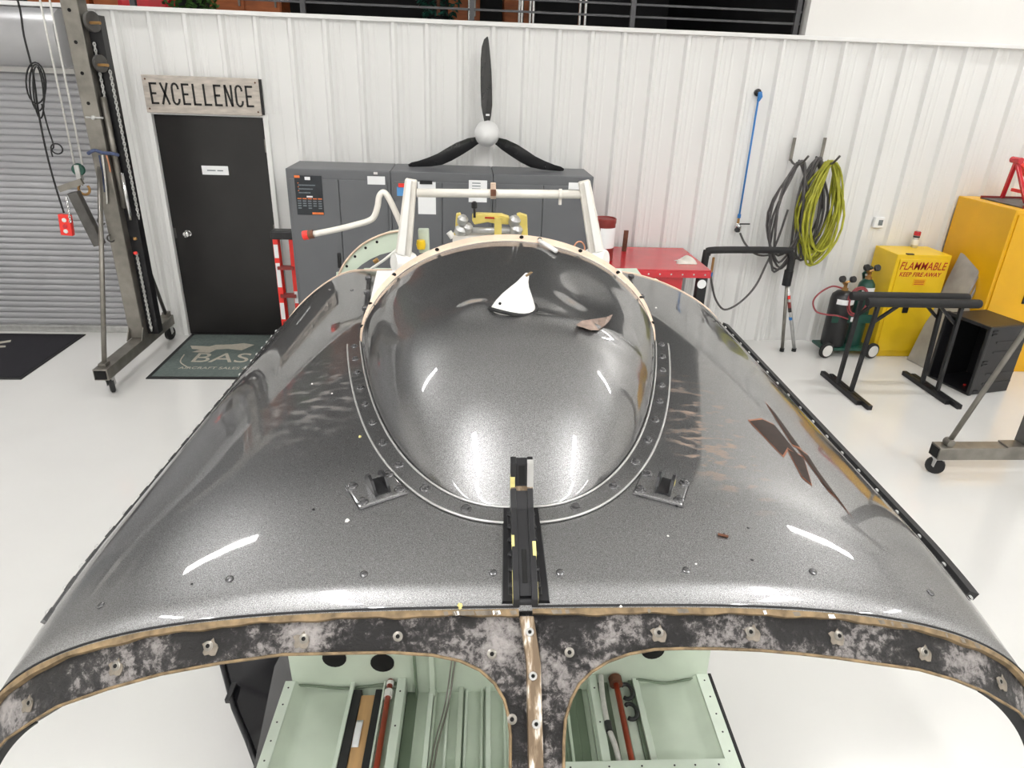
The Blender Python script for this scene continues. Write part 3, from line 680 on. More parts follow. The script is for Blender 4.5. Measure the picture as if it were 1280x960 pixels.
lk = [on_y(*p) for p in ((925, 291, -0.08), (931, 304, -0.12), (942, 316, -0.16), (955, 319.5, -0.2), (972, 316, -0.22))]
MB().tube(smooth_path(lk, 5), 0.011, 7).build('lead', 'hose_grey', t, smooth=True)
c = on_y(1098.5, 278, -0.03)
t = thing('thermostat', 'small white thermostat with a dark screen on the wall', 'thermostat', (c[0], 0, c[2]))
b = MB().box(c[0]-0.055, c[0]+0.055, -0.045, -0.004, c[2]-0.055, c[2]+0.055).build('case', 'paper', t, bevel=0.006)
MB().box(c[0]-0.012, c[0]+0.034, -0.047, -0.044, c[2]-0.028, c[2]+0.028).build('screen', 'poster_grey', b)

# ------------------------------------------------------------------ black padded pipe frame with two poles
fl, frn = on_z(977, 439, 0.0), on_z(992, 439, 0.0)
t = thing('tube_stand', 'black padded pipe frame standing between the workbench and the hoses', 'stand', (fl[0], fl[1], 0))
Y = -0.30
L0, L1 = on_y(879, 340, Y), on_y(985, 316, Y)
a = on_y(884, 313, Y); b = on_y(992, 314, Y)
path = [(L0[0], Y, 0.0), (L0[0], Y, a[2]-0.10), (L0[0]+0.02, Y, a[2]-0.03), (L0[0]+0.09, Y, a[2]+0.005), (b[0]-0.10, Y, b[2]+0.005), (b[0]-0.03, Y, b[2]-0.02), (b[0], Y, b[2]-0.10), (b[0]-0.005, Y, b[2]-0.30)]
MB().tube(smooth_path(path, 5), 0.036, 12).build('padded_pipe', 'black_rubber', t, smooth=True)
j = path[-1]
MB().cyl((j[0], Y, j[2]-0.06), (j[0], Y, j[2]+0.1), 0.045, 12).build('socket', 'black_metal', t)
for f, mt in ((fl, 'steel'), (frn, 'galv')):
    l = MB().cyl((f[0], f[1], 0.03), (j[0], Y, j[2]), 0.018, 10).build('leg', mt, t, smooth=True)
    MB().cyl((f[0], f[1], 0.0), (f[0], f[1], 0.035), 0.024, 10).build('foot', 'black_rubber', l)
u = Vector((j[0], Y, j[2]))-Vector(frn); d0 = Vector(frn)
for s, e, mt in ((0.45, 0.49, 'hose_blue'), (0.56, 0.62, 'black_plastic'), (0.62, 0.70, 'red_dark'), (0.74, 0.79, 'red_bright'), (0.79, 0.84, 'paper')): MB().cyl(d0+u*s, d0+u*e, 0.0195, 10).build('sticker', mt, l)

# ------------------------------------------------------------------ gas bottles on a trolley
t = thing('gas_trolley', 'green trolley with white wheels carrying gas bottles by the wall', 'trolley', (3.85, -0.34, 0))
A0, A1 = Vector((3.68, -0.44, 0.10)), Vector((3.68, -0.40, 0.10))
MB().box(3.56, 4.10, -0.50, -0.24, 0.07, 0.10).build('base_plate', 'tank_green', t, bevel=0.006)
MB().beam((3.60, -0.46, 0.42), (4.06, -0.46, 0.42), 0.012, 0.09).build('band', 'tank_green', t)
MB().box(3.80, 3.88, -0.468, -0.466, 0.39, 0.44).build('band_label', 'paper', t)
hd = on_y(1087, 333, -0.30)
MB().tube([(4.0, -0.24, 0.1), (4.0, -0.22, 0.75), (3.93, -0.28, 0.86), (hd[0], -0.34, hd[2])], 0.016, 10).build('handle', 'tank_green', t)
MB().cyl((3.95, -0.29, 0.88), (hd[0], -0.34, hd[2]), 0.022, 10).build('grip', 'black_rubber', t)
for x in (3.585, 4.09):
    w_ = MB().lathe([(0.075, -0.02), (0.085, -0.012), (0.085, 0.012), (0.075, 0.02)], (x, -0.52, 0.085), 24, (0.25, -1, 0)).build('wheel', 'black_rubber', t, auto=40)
    MB().lathe([(0.062, 0.018), (0.062, 0.024), (0.02, 0.03), (0.008, 0.032)], (x, -0.52, 0.085), 20, (0.25, -1, 0)).build('hub_cap', 'white_part', w_, auto=40)
def bottle(x, y, h, r, mt, name, label):
    t = thing(name, label, 'gas bottle', (x, y, 0.10), group='gas bottles on the trolley')
    b = MB().lathe([(r*0.96, 0), (r, 0.015), (r, h-0.10), (r*0.92, h-0.05), (r*0.6, h-0.012), (0.035, h)], (x, y, 0.10), 26).build('cylinder', mt, t, auto=35)
    z = 0.10+h
    m = MB(); n = 10; vs = [(x+(r+0.002)*math.cos(q), y+(r+0.002)*math.sin(q), zz) for zz in (z-0.13, z-0.075) for q in np.linspace(-2.5, -0.8, n)]
    m.add(vs, [(i, i+1, n+i+1, n+i) for i in range(n-1)]).build('bottle_label', 'paper', b, smooth=True)
    v = MB().lathe([(0.034, 0), (0.034, 0.03), (0.018, 0.035), (0.018, 0.09)], (x, y, z-0.006), 12).build('valve', 'brass', t, auto=40)
    g = MB().cyl((x, y, z+0.055), (x-0.07, y-0.05, z+0.11), 0.017, 8).cyl((x-0.04, y-0.03, z+0.085), (x+0.02, y-0.06, z+0.12), 0.012, 8).build('regulator', 'brass', t)
    for dx, dy in ((-0.085, -0.06), (0.025, -0.065)): MB().lathe([(0.034, -0.014), (0.034, 0.014), (0.03, 0.018)], (x+dx, y+dy, z+0.135), 16, (0.2, -1, 0.4)).build('gauge', 'black_plastic', g, auto=40)
bottle(3.72, -0.36, 0.60, 0.118, 'black_plastic', 'gas_bottle', 'black gas bottle with twin gauges on the green trolley')
bottle(3.96, -0.34, 0.72, 0.085, 'tank_green', 'gas_bottle', 'green gas bottle behind the black one on the trolley')
t = thing('welding_hose', 'dark red welding hose looping around the gas bottles', 'hose', (3.75, -0.48, 0.55))
ph = [on_y(*p) for p in ((1052, 360, -0.46), (1040, 358, -0.48), (1025, 366, -0.48), (1016.5, 377, -0.48), (1020, 389, -0.48), (1032, 393, -0.48), (1048, 395, -0.49), (1060, 399, -0.49))]
MB().tube(smooth_path(ph, 6), 0.009, 7).build('loop', 'hose_red', t, smooth=True)
for k in range(2):
    cc = on_y(1072+k, 377, -0.47-0.02*k); MB().tube([(cc[0]+(0.11-0.015*k)*math.cos(q), cc[1], cc[2]+(0.155-0.02*k)*math.sin(q)) for q in np.linspace(0, 6.28, 28)[:-1]], 0.0095, 7, closed=True).build('coil', 'hose_red', t, smooth=True)

# ------------------------------------------------------------------ yellow cabinets
def ycab(x0, x1, y0, y1, h, mt, label, frame=0.035):
    t = thing('flammables_cabinet', label, 'cabinet', ((x0+x1)/2, (y0+y1)/2, 0))
    MB().box(x0, x1, y0, y1, 0.0, h).build('body', mt, t, bevel=0.006)
    m = (x0+x1)/2
    d = MB().box(x0+frame, x1-frame, y0-0.014, y0, 0.07, h-0.045).build('door', mt, t, bevel=0.004)
    MB().box(m-0.09, m-0.03, y0-0.026, y0-0.014, h*0.45, h*0.45+0.10).build('handle', 'black_metal', d, bevel=0.004)
    return t, d
SX0, SX1, SY0, SY1, SH = 4.13, 4.71, -0.46, -0.05, 1.11
t, d = ycab(SX0, SX1, SY0, SY1, SH, 'yellow', 'small yellow cabinet lettered FLAMMABLE behind the black trestle')
mx = (SX0+SX1)/2-0.0
text('FLAMMABLE', 'lettering', 'red_print', d, (mx, SY0-0.0155, SH-0.150), (1,0,0), (0,0,1), 0.115, 0.0006, 0.78, shear=0.22, bold=0.0009)
text('KEEP FIRE AWAY', 'lettering', 'red_print', d, (mx-0.01, SY0-0.0155, SH-0.220), (1,0,0), (0,0,1), 0.062, 0.0006, 0.92, shear=0.22, bold=0.0012)
MB().box(mx-0.06, mx+0.075, SY0-0.0165, SY0-0.014, SH-0.315, SH-0.245).build('warning_label', 'yellow_big', d)
for i in range(3): MB().box(mx-0.045, mx+0.06, SY0-0.0172, SY0-0.0164, SH-0.305+i*0.018, SH-0.298+i*0.018).build('label_line', 'red_print', d)
p = on_z(1140, 321, SH); MB().box(SX0+0.10, SX0+0.17, SY0-0.004, SY0+0.03, SH, SH+0.01).build('top_latch', 'black_metal', t)
p = on_z(1142, 309, SH); q = on_y(1143, 289, p[1]); ch = q[2]-SH
t = thing('spray_can', 'spray can with a red cap on the small yellow cabinet', 'can', (p[0], p[1], SH))
cn = MB().lathe([(0.030, 0), (0.032, 0.004), (0.032, ch*0.66), (0.026, ch*0.74)], (p[0], p[1], SH), 18).build('can_body', 'galv', t, auto=40)
MB().lathe([(0.0325, ch*0.16), (0.0325, ch*0.5)], (p[0], p[1], SH), 18).build('can_label', 'paper', t, auto=40)
MB().lathe([(0.0326, ch*0.62), (0.0328, ch*0.72)], (p[0], p[1], SH), 18).build('dark_band', 'poster_dark', t, auto=40)
MB().lathe([(0.027, ch*0.74), (0.034, ch*0.76), (0.033, ch*0.96), (0.026, ch)], (p[0], p[1], SH), 18).build('cap', 'red', t, auto=40)
BX0, BY0, BH = 4.90, -0.86, 1.645
t, d = ycab(BX0, BX0+0.90, BY0, -0.04, BH, 'yellow_big', 'tall yellow cabinet at the right edge behind the black case')
# dark tray and red stand on the tall cabinet
tc_ = [on_z(1225, 248, BH+0.02), on_z(1256, 258, BH+0.02)]
t = thing('metal_tray', 'dark flat tray with a red edge on the tall yellow cabinet', 'tray', (5.3, -0.45, BH))
MB().box(5.02, 5.62, -0.78, -0.20, BH, BH+0.012).build('plate', 'steel_dark', t, bevel=0.003)
MB().box(5.02, 5.62, -0.79, -0.775, BH, BH+0.03).box(5.02, 5.62, -0.21, -0.195, BH, BH+0.03).build('edge', 'red_dark', t)
t = thing('jack_stand', 'red tubular folding stand on the tray above the tall yellow cabinet', 'stand', (5.35, -0.45, BH+0.012))
z0 = BH+0.03; ap = on_y(1269, 200, -0.42)
for yy in (-0.62, -0.30):
    MB().beam((5.17, yy, z0), (ap[0]+0.0, -0.44, ap[2]), 0.035, 0.03, (0,1,0)).build('leg', 'red', t, bevel=0.004)
    MB().beam((5.56, yy, z0), (ap[0]+0.01, -0.44, ap[2]), 0.035, 0.03, (0,1,0)).build('leg', 'red_bright', t, bevel=0.004)
MB().cyl((ap[0], -0.50, ap[2]), (ap[0], -0.38, ap[2]), 0.03, 12).build('pivot', 'red', t)
MB().beam((5.25, -0.62, z0+0.08), (5.25, -0.30, z0+0.08), 0.03, 0.03).build('cross_bar', 'red_bright', t)
t_ = MB(); t_.grid(lambda u, v: (5.36+0.15*(u-0.5)*(1+0.3*math.sin(5*v)), -0.46+0.2*(v-0.5), BH+0.013+0.11*math.sin(math.pi*u)*math.sin(math.pi*v)*(0.8+0.2*math.sin(8*u+5*v))), 12, 12)
tag(t_.build('grey_bundle', 'table_grey', smooth=True), 'crumpled grey bundle under the red folding stand', 'bundle')

# ------------------------------------------------------------------ folded tables leaning on the tall cabinet
tl, tr, bl, br = on_z(1198, 315, 1.11), on_z(1230, 326, 1.08), on_z(1131, 448, 0.0), on_z(1158, 462, 0.0)
e1 = (Vector(br)-Vector(bl)); e2 = (Vector(tl)-Vector(bl)); nrm = e1.cross(e2).normalized()
if nrm.y > 0: nrm = -nrm
for k in range(2):
    off = -nrm*(0.055*k) + Vector((0.0, 0.0, 0.0)); off.z = 0
    off.y -= 0.03; P0, P1 = Vector(bl)+off, Vector(br)+off
    lab = ['grey folded table leaning on the tall yellow cabinet, the front one of two', 'grey folded table behind the front one against the tall yellow cabinet'][k]
    t = thing('folding_table', lab, 'table', tuple((P0+P1)/2), group='folded grey tables')
    ee = e2 if k == 0 else e2*1.0
    th = -nrm*0.022; lift = Vector((0, 0, 0.004))
    cor = [P0+lift, P1+lift, P1+ee*0.985+lift, P0+ee+lift]
    MB().prism(cor, th).build('top_panel', 'table_grey', t, bevel=0.008)
    MB().prism([c_+th*1.15 for c_ in cor], th*0.9).build('bottom_panel', 'table_grey', t, bevel=0.008)
    for f in (0.10, 0.55, 0.93):
        q = P1+ee*f+lift+th; MB().box(q.x-0.02, q.x+0.03, q.y-0.03, q.y+0.02, q.z-0.03, q.z+0.03).build('hinge', 'galv', t, bevel=0.003)
    MB().beam(P1+ee*0.60+lift+th*1.05-e1.normalized()*0.004, P1+ee*0.9+lift+th*1.05-e1.normalized()*0.004, 0.03, 0.012, nrm).build('edge_rail', 'chrome', t)

# ------------------------------------------------------------------ open black case
x0, x1, y0, y1, h = 4.49, 4.97, -1.40, -0.93, 0.68
t = thing('plastic_case', 'open black plastic case standing on the floor before the tall yellow cabinet', 'case', ((x0+x1)/2, (y0+y1)/2, 0))
th = 0.02
MB().box(x0, x1, y0, y0+th, 0, h).box(x0, x1, y1-th, y1, 0, h).box(x0, x1, y0+th, y1-th, 0, th).box(x0, x1, y0+th, y1-th, h-th, h).box(x1-th, x1, y0+th, y1-th, th, h-th).build('shell', 'black_plastic', t, bevel=0.012, segs=3)
MB().box(x0-0.02, x0+0.015, y0-0.012, y0+th, 0.0, h+0.012).box(x0-0.02, x0+0.015, y1-th, y1+0.012, 0.0, h+0.012).box(x0-0.02, x0+0.015, y0+th, y1-th, h-th, h+0.012).box(x0-0.02, x0+0.015, y0+th, y1-th, 0, th).build('rim', 'black_plastic', t, bevel=0.006)
for z in (0.03, 0.30, 0.33, 0.60, 0.635): MB().box(x0+0.03, x0+0.09, y0-0.012, y0, z, z+0.018).build('rib', 'black_plastic', t, bevel=0.003)
for z in (0.10, 0.20, 0.42, 0.52): MB().box(x0+0.12, x1-0.01, y0-0.006, y0, z, z+0.02).build('side_rib', 'black_plastic', t, bevel=0.002)
MB().box(x0+0.12, x0+0.14, y0+0.16, y0+0.175, th, th+0.012).build('red_clip', 'red_bright', t)
t.rotation_euler = (0, 0, math.radians(13)); ROOT[t.name] = Matrix.Translation(t.location) @ Matrix.Rotation(math.radians(13), 4, 'Z')

# ------------------------------------------------------------------ black trestle
t = thing('trestle', 'black folding trestle with padded top rails on the white floor', 'trestle', (3.85, -1.33, 0))
TZ = 0.885
for yy, (pa, pb) in ((0, ((1066, 371), (1208, 371))), (1, ((1086, 379), (1223, 379)))):
    a, b = on_z(*pa, TZ), on_z(*pb, TZ); yv = (a[1]+b[1])/2
    MB().tube([(a[0], yv, TZ), (a[0]+0.02, yv, TZ), (b[0]-0.02, yv, TZ), (b[0], yv, TZ)], [0.036, 0.042, 0.042, 0.036], 12).build('padded_rail', 'black_rubber', t, auto=40)
    if yy == 0: yb = yv
    else: yf = yv
for lab, (fa, fb) in (('l', ((1029, 466), (1087, 508))), ('r', ((1133, 466), (1197, 507)))):
    a, b = on_z(*fa, 0.03), on_z(*fb, 0.03); xm = (a[0]+b[0])/2
    for dx, dy in ((-0.025, 0.05), (0.025, -0.02)): MB().box(xm+dx-0.022, xm+dx+0.022, b[1]+dy+0.03*(dx < 0), a[1]+dy-0.03, 0.0, 0.045).build('foot_bar', 'black_metal', t, bevel=0.004)
    topx = xm+0.05 if lab == 'l' else xm-0.02
    for yv, dx in ((yb, -0.025), (yf, 0.025)):
        yfoot = (a[1]+b[1])/2+(0.10 if yv == yb else -0.06)
        MB().beam((xm+dx, yfoot, 0.04), (topx+dx+0.03, yv, TZ-0.03), 0.034, 0.034, (0,1,0)).build('leg', 'black_metal', t, bevel=0.003)
        sgn = 1 if lab == 'l' else -1
        MB().beam((topx+dx+0.025, yv+0.012, TZ-0.20), (topx+dx+0.03+sgn*0.20, yv+0.012, TZ-0.03), 0.025, 0.025, (0,1,0)).build('brace', 'black_metal', t)

# ------------------------------------------------------------------ gantry legs
def caster(parent, x, y, r=0.068, w_=0.04, ang=0.0, top=0.15):
    k = MB().box(x-0.035, x+0.035, y-0.035, y+0.035, top-0.012, top)
    for s in (-1, 1): k.beam((x+s*0.028, y, top-0.01), (x+s*0.028, y+0.01, r), 0.005, 0.05, (0,1,0))
    c_ = k.build('caster', 'galv', parent)
    MB().lathe([(r*0.8, -w_/2), (r, -w_/3), (r, w_/3), (r*0.8, w_/2)], (x, y+0.01, r), 20, (1, ang, 0)).build('caster_wheel', 'black_rubber', c_, auto=40)
GX = -3.32; CYc = -0.72
t = thing('gantry_frame', 'tall steel gantry leg with chain drive in front of the roller door edge', 'gantry', (GX, CYc, 0))
MB().box(GX-0.06, GX+0.06, -1.55, -0.10, 0.15, 0.25).build('base_beam', 'steel', t, bevel=0.005)
MB().box(GX-0.048, GX+0.048, -1.556, -1.54, 0.162, 0.238).build('beam_opening', 'void', t)
caster(t, GX+0.02, -1.46, top=0.15, ang=0.6); caster(t, GX+0.02, -0.17, top=0.15, ang=-0.3)
col = MB().box(GX-0.075, GX+0.055, CYc-0.075, CYc+0.075, 0.25, 3.42).build('column', 'steel', t, bevel=0.006)
for z in np.arange(2.30, 3.4, 0.115*1.95): MB().lathe([(0.014, 0), (0.014, 0.002)], (GX-0.015, CYc-0.0755, float(z)), 12, (0,-1,0)).build('pin_hole', 'void', col)
p = on_y(117, 147, CYc-0.08); MB().lathe([(0.018, 0), (0.018, 0.02), (0.01, 0.025)], (p[0], CYc-0.075, p[2]), 12, (0,-1,0)).cyl((p[0]-0.06, CYc-0.085, p[2]), (p[0]+0.08, CYc-0.085, p[2]), 0.008, 8).build('lock_pin', 'galv', col)
for s in (-1, 1): MB().prism([(GX-0.07+0.13*(s > 0), CYc-0.16, 0.25), (GX-0.07+0.13*(s > 0), CYc-0.07, 0.25), (GX-0.07+0.13*(s > 0), CYc-0.075, 0.36)], (0.008, 0, 0)).build('gusset', 'steel', t)
nb = on_y(118, 192, -1.0)
MB().cyl((GX+0.0, -1.46, 0.25), (GX-0.02, CYc-0.10, 1.80), 0.02, 10).build('brace_pipe', 'steel', t, smooth=True)
MB().cyl((GX+0.02, -0.17, 0.25), (GX+0.07, CYc+0.06, 1.35), 0.018, 10).build('brace_pipe', 'steel_dark', t, smooth=True)
MB().box(GX-0.03, GX+0.03, -1.50, -1.42, 0.25, 0.28).build('brace_foot', 'steel', t)
MB().box(GX-0.01, GX+0.05, -0.20, -0.13, 0.25, 0.30).build('brace_foot', 'steel', t)
# dark rear channel with chain, sprockets, hydraulic cylinder
rc = MB().box(GX+0.055, GX+0.155, CYc+0.02, CYc+0.12, 0.26, 2.95).build('chain_channel', 'black_metal', t, bevel=0.004)
def chain(p0, p1, n, r, parent, mt='galv', name='chain'):
    m = MB(); p0, p1 = Vector(p0), Vector(p1); d = (p1-p0); L = d.length/n; d.normalize()
    a = d.orthogonal().normalized(); b = d.cross(a)
    for i in range(n):
        c_ = p0+d*(L*(i+0.5)); s = a if i % 2 else b
        m.tube([c_+d*(L*0.72*math.cos(q))+s*(L*0.40*math.sin(q)) for q in np.linspace(0, 2*math.pi, 9)[:-1]], r, 5, closed=True)
    return m.build(name, mt, parent, smooth=True)
chain((GX+0.10, CYc-0.0, 0.30), (GX+0.10, CYc-0.0, 1.05), 34, 0.0065, rc)
chain((GX+0.17, CYc+0.02, 1.35), (GX+0.17, CYc+0.0, 2.55), 52, 0.005, rc)
chain((GX+0.09, CYc-0.005, 2.0), (GX+0.09, CYc-0.005, 2.75), 34, 0.005, rc)
for z, rr in ((2.90, 0.075), (2.60, 0.065)):
    sp = MB().lathe([(rr, -0.015), (rr, 0.015)], (GX+0.12, CYc-0.03, z), 24, (1, -0.35, 0)).build('sprocket', 'steel_dark', t, auto=40)
    MB().cyl((GX+0.10, CYc-0.06, z-0.01), (GX+0.21, CYc-0.10, z-0.01), 0.012, 10).build('axle', 'brass', sp)
MB().cyl((GX+0.085, CYc-0.02, 1.45), (GX+0.085, CYc-0.02, 2.35), 0.026, 12).build('hydraulic_cylinder', 'steel', t, smooth=True)
MB().cyl((GX+0.125, CYc-0.04, 1.35), (GX+0.125, CYc-0.04, 1.75), 0.016, 10).build('hydraulic_rod', 'chrome', t, smooth=True)
MB().lathe([(0.014,-0.012),(0.018,0),(0.014,0.012)], (GX+0.14, CYc-0.06, 1.19), 10).build('brass_knob', 'brass', t)
MB().lathe([(0.014,-0.012),(0.018,0),(0.014,0.012)], (GX+0.12, CYc-0.06, 1.06), 10).build('red_knob', 'red_bright', t)
# jib arm folded against the column, and hooks
ja, jb = on_y(92, 240, CYc-0.18), on_y(125, 306, CYc-0.14)
jm = MB().beam(ja, jb, 0.085, 0.07, (0,1,0)).build('folded_jib', 'steel_dark', t, bevel=0.005)
MB().beam(np.array(ja)+np.array((-0.11, 0, 0.02)), np.array(ja)+np.array((0.09, 0, 0.09)), 0.05, 0.03, (0,1,0)).build('jib_head', 'steel', jm)
hkp = Vector(on_y(137, 305, CYc-0.085))
for dz, dx in ((0.20, -0.03), (0.05, 0.02)): MB().tube(arc((hkp.x+dx, hkp.y, hkp.z+dz), 0.03, 90, 330, 10), 0.007, 6).build('hook', 'steel_dark', t, smooth=True)
rp = [on_y(*p) for p in ((110, 192, CYc-0.15), (118, 188, CYc-0.16), (128, 191, CYc-0.15), (140, 192, CYc-0.12), (148, 194, CYc-0.08))]
MB().tube(smooth_path(rp, 5), 0.014, 8).build('blue_cord', 'rope_blue', t, smooth=True)
for pa, pb, mt in (((124, 194), (131, 240), 'rope_blue'), ((128, 194), (134, 255), 'rope'), ((133, 194), (138, 215), 'copper')):
    MB().tube(smooth_path([on_y(*pa, CYc-0.13), on_y((pa[0]+pb[0])/2+0.5, (pa[1]+pb[1])/2, CYc-0.10), on_y(*pb, CYc-0.09)], 4), 0.007, 6).build('cord_end', mt, t, smooth=True)
# cross beam overhead that carries the tackle
MB().box(-5.3, GX+0.25, CYc-0.05, CYc+0.05, 3.42, 3.58).build('top_beam', 'steel', t, bevel=0.006)
# rope tackle
pu = Vector(on_y(98, 212, CYc-0.12))
t = thing('rope_tackle', 'white rope pulley tackle with a hook left of the gantry column', 'pulley', tuple(pu))
pa, pb = on_y(50, 0, CYc-0.12), on_y(62, 0, CYc-0.12)
def to_top(p, q):
    d = (np.array(p)-np.array(q)); d = d/d[2]; return np.array(q)+d*(3.42-q[2])
l0 = on_y(93, 206, CYc-0.12); l1 = on_y(103, 206, CYc-0.12)
MB().cyl(l0, to_top(pa, l0), 0.008, 8).build('rope', 'rope', t, smooth=True); MB().cyl(l1, to_top(pb, l1), 0.008, 8).build('rope', 'rope', t, smooth=True)
MB().lathe([(0.045,-0.02),(0.05,-0.012),(0.038,0),(0.05,0.012),(0.045,0.02)], pu, 20, (0.2,-1,0)).build('sheave', 'tank_green', t, auto=40)
MB().box(pu.x-0.02, pu.x+0.02, pu.y-0.028, pu.y+0.028, pu.z-0.09, pu.z+0.04).build('cheek', 'galv', t, bevel=0.006)
MB().tube(arc((pu.x+0.012, pu.y, pu.z-0.16), 0.045, 110, 400, 14), 0.011, 8).build('hook', 'brass', t, smooth=True)
MB().cyl((pu.x, pu.y, pu.z-0.13), (pu.x, pu.y, pu.z-0.08), 0.014, 8).build('swivel', 'chrome', t)
# pendant control on a black cable
tg = Vector(on_y(83, 281, CYc-0.2))
t = thing('hoist_pendant', 'red hoist control tag hanging on a black cable before the roller door', 'control', tuple(tg))
cab = [np.array((on_y(22, 0, CYc-0.2)[0]-0.07, CYc-0.2, 3.42))]+[on_y(*p, CYc-0.2) for p in ((22, 0), (30, 45), (41, 90), (48, 140), (58, 190), (70, 235), (80, 266))]
MB().tube(smooth_path(cab, 5), 0.0075, 7).build('cable', 'black_rubber', t, smooth=True)
for k in range(3):
    c_ = on_y(45+k*1.5, 104+k*6, CYc-0.21-0.01*k)
    MB().tube([(c_[0]+0.075*math.sin(q)*(1-0.25*k)+0.03*math.cos(q), c_[1], c_[2]+(0.15+0.02*k)*math.cos(q)) for q in np.linspace(0, 6.28, 22)[:-1]], 0.006, 6, closed=True).build('cable_loop', 'black_rubber', t, smooth=True)
tl_ = [on_y(*p, CYc-0.22) for p in ((52, 130), (60, 160), (67, 182), (64, 188), (66, 196))]
MB().tube(smooth_path(tl_, 4), 0.006, 6).build('cable_tail', 'black_rubber', t, smooth=True)
c_ = on_y(71, 186, CYc-0.22); MB().tube([(c_[0]+0.045*math.cos(q), c_[1], c_[2]+0.04*math.sin(q)) for q in np.linspace(0, 6.28, 16)[:-1]], 0.006, 6, closed=True).build('cable_eye', 'black_rubber', t, smooth=True)
a_, b_ = Vector(on_y(81, 268, CYc-0.2)), Vector(on_y(85, 294, CYc-0.2))
bd = MB().beam(a_, b_, 0.10, 0.045, (0,1,0)).build('control_body', 'red_bright', t, bevel=0.008)
for f, mt in ((0.25, 'white_part'), (0.55, 'red'), (0.78, 'white_part')):
    q = a_.lerp(b_, f); MB().lathe([(0.018,0),(0.018,0.006),(0.012,0.009)], (q.x, q.y-0.0225, q.z), 12, (0,-1,0)).build('button', mt, bd)
chain(on_y(83, 246, CYc-0.2), on_y(88, 278, CYc-0.235), 12, 0.005, t, 'chrome')
# right-hand gantry leg
ry = (on_z(1158, 553, 0.2)[1]+on_z(1170, 573, 0.2)[1])/2; rx0 = on_z(1164, 563, 0.18)[0]
t = thing('gantry_frame', 'steel gantry foot with caster and diagonal brace at the right edge', 'gantry', (rx0+0.6, ry, 0))
MB().box(rx0, rx0+1.55, ry-0.055, ry+0.055, 0.145, 0.245).build('base_beam', 'steel', t, bevel=0.005)
MB().box(rx0-0.006, rx0+0.01, ry-0.043, ry+0.043, 0.157, 0.233).build('beam_opening', 'void', t)
caster(t, rx0+0.05, ry, top=0.145, r=0.066, ang=1.2); caster(t, rx0+1.48, ry, top=0.145, r=0.066)
MB().box(rx0+0.66, rx0+0.80, ry-0.07, ry+0.07, 0.245, 3.42).build('column', 'steel_dark', t, bevel=0.006)
MB().box(rx0+0.52, rx0+0.94, ry-0.054, ry+0.054, 0.245, 0.258).build('foot_plate', 'steel', t, bevel=0.003)
bt = on_y(1280, 415, ry-0.03); bb = np.array((rx0+0.09, ry, 0.27))
dd = (bt-bb)/(bt[0]-bb[0]); MB().cyl(bb, bb+dd*0.58, 0.019, 10).build('brace_pipe', 'steel', t, smooth=True)
MB().lathe([(0.03,-0.03),(0.03,0.03)], bb, 12, (0,1,0)).build('brace_foot', 'steel', t, auto=40)
MB().cyl(np.array((rx0+1.45, ry, 0.25)), np.array((rx0+0.8, ry, 1.6)), 0.019, 10).build('brace_pipe', 'steel', t, smooth=True)
MB().box(rx0+0.6, rx0+1.6, ry-0.05, ry+0.05, 3.42, 3.58).build('top_beam', 'steel', t, bevel=0.006)

# ================================================================== THE FUSELAGE
fus = thing('helicopter_fuselage', 'dark grey helicopter cabin roof and green floor shell under repair, filling the foreground', 'aircraft', tuple(FO), FR)
def part(mb, name, mt, parent=None, label=None, **k):
    o = mb.build(name, mt, parent or fus, local=True, **k)
    if label: o['label'] = label
    return o
def roof_n(x, Y):
    e = 0.004
    nx = -(roof_z(x+e, Y)-roof_z(x-e, Y))/(2*e); ny = -(roof_z(x, Y+e)-roof_z(x, Y-e))/(2*e)
    return Vector((nx, ny, 1)).normalized()
def on_roof(x, Y, off=0.0):
    p = Vector((x, Y, roof_z(x, Y))); return p + roof_n(x, Y)*off
def rot_to(n): return Vector((0,0,1)).rotation_difference(Vector(n)).to_matrix()
# ---- roof shell
TM = 1.36; YE = 2.16
def xs(t):
    s = math.copysign(abs(math.sin(t))**(2/RN), t); return RW*s
def far_y(x): return YE - 0.16*sm((abs(x)-0.55)/0.45) + (0.24*math.exp(-((x+0.80)/0.17)**2) if x < 0 else 0.0)
us = [xs(t) for t in np.linspace(-TM, TM, 97)]
ys = list(np.linspace(0, 0.5, 18))+list(np.linspace(0.5, 1, 34))[1:]
m = MB(); nx = len(us)
for v in ys:
    for x in us:
        Y = v*far_y(x); m.v.append((x, Y, roof_z(x, Y)))
m.f += [(j*nx+i, j*nx+i+1, (j+1)*nx+i+1, (j+1)*nx+i) for j in range(len(ys)-1) for i in range(nx-1)]
roof = part(m, 'roof_shell', 'shell_paint', smooth=True, solid=0.012)
# raw far edge
for s in (-1, 1):
    part(MB().tube([(x, far_y(x)+0.004, roof_z(x, far_y(x))-0.004) for x in np.linspace(s*0.45, s*1.0, 16)], 0.007, 6), 'raw_edge', 'peach', roof, smooth=True)
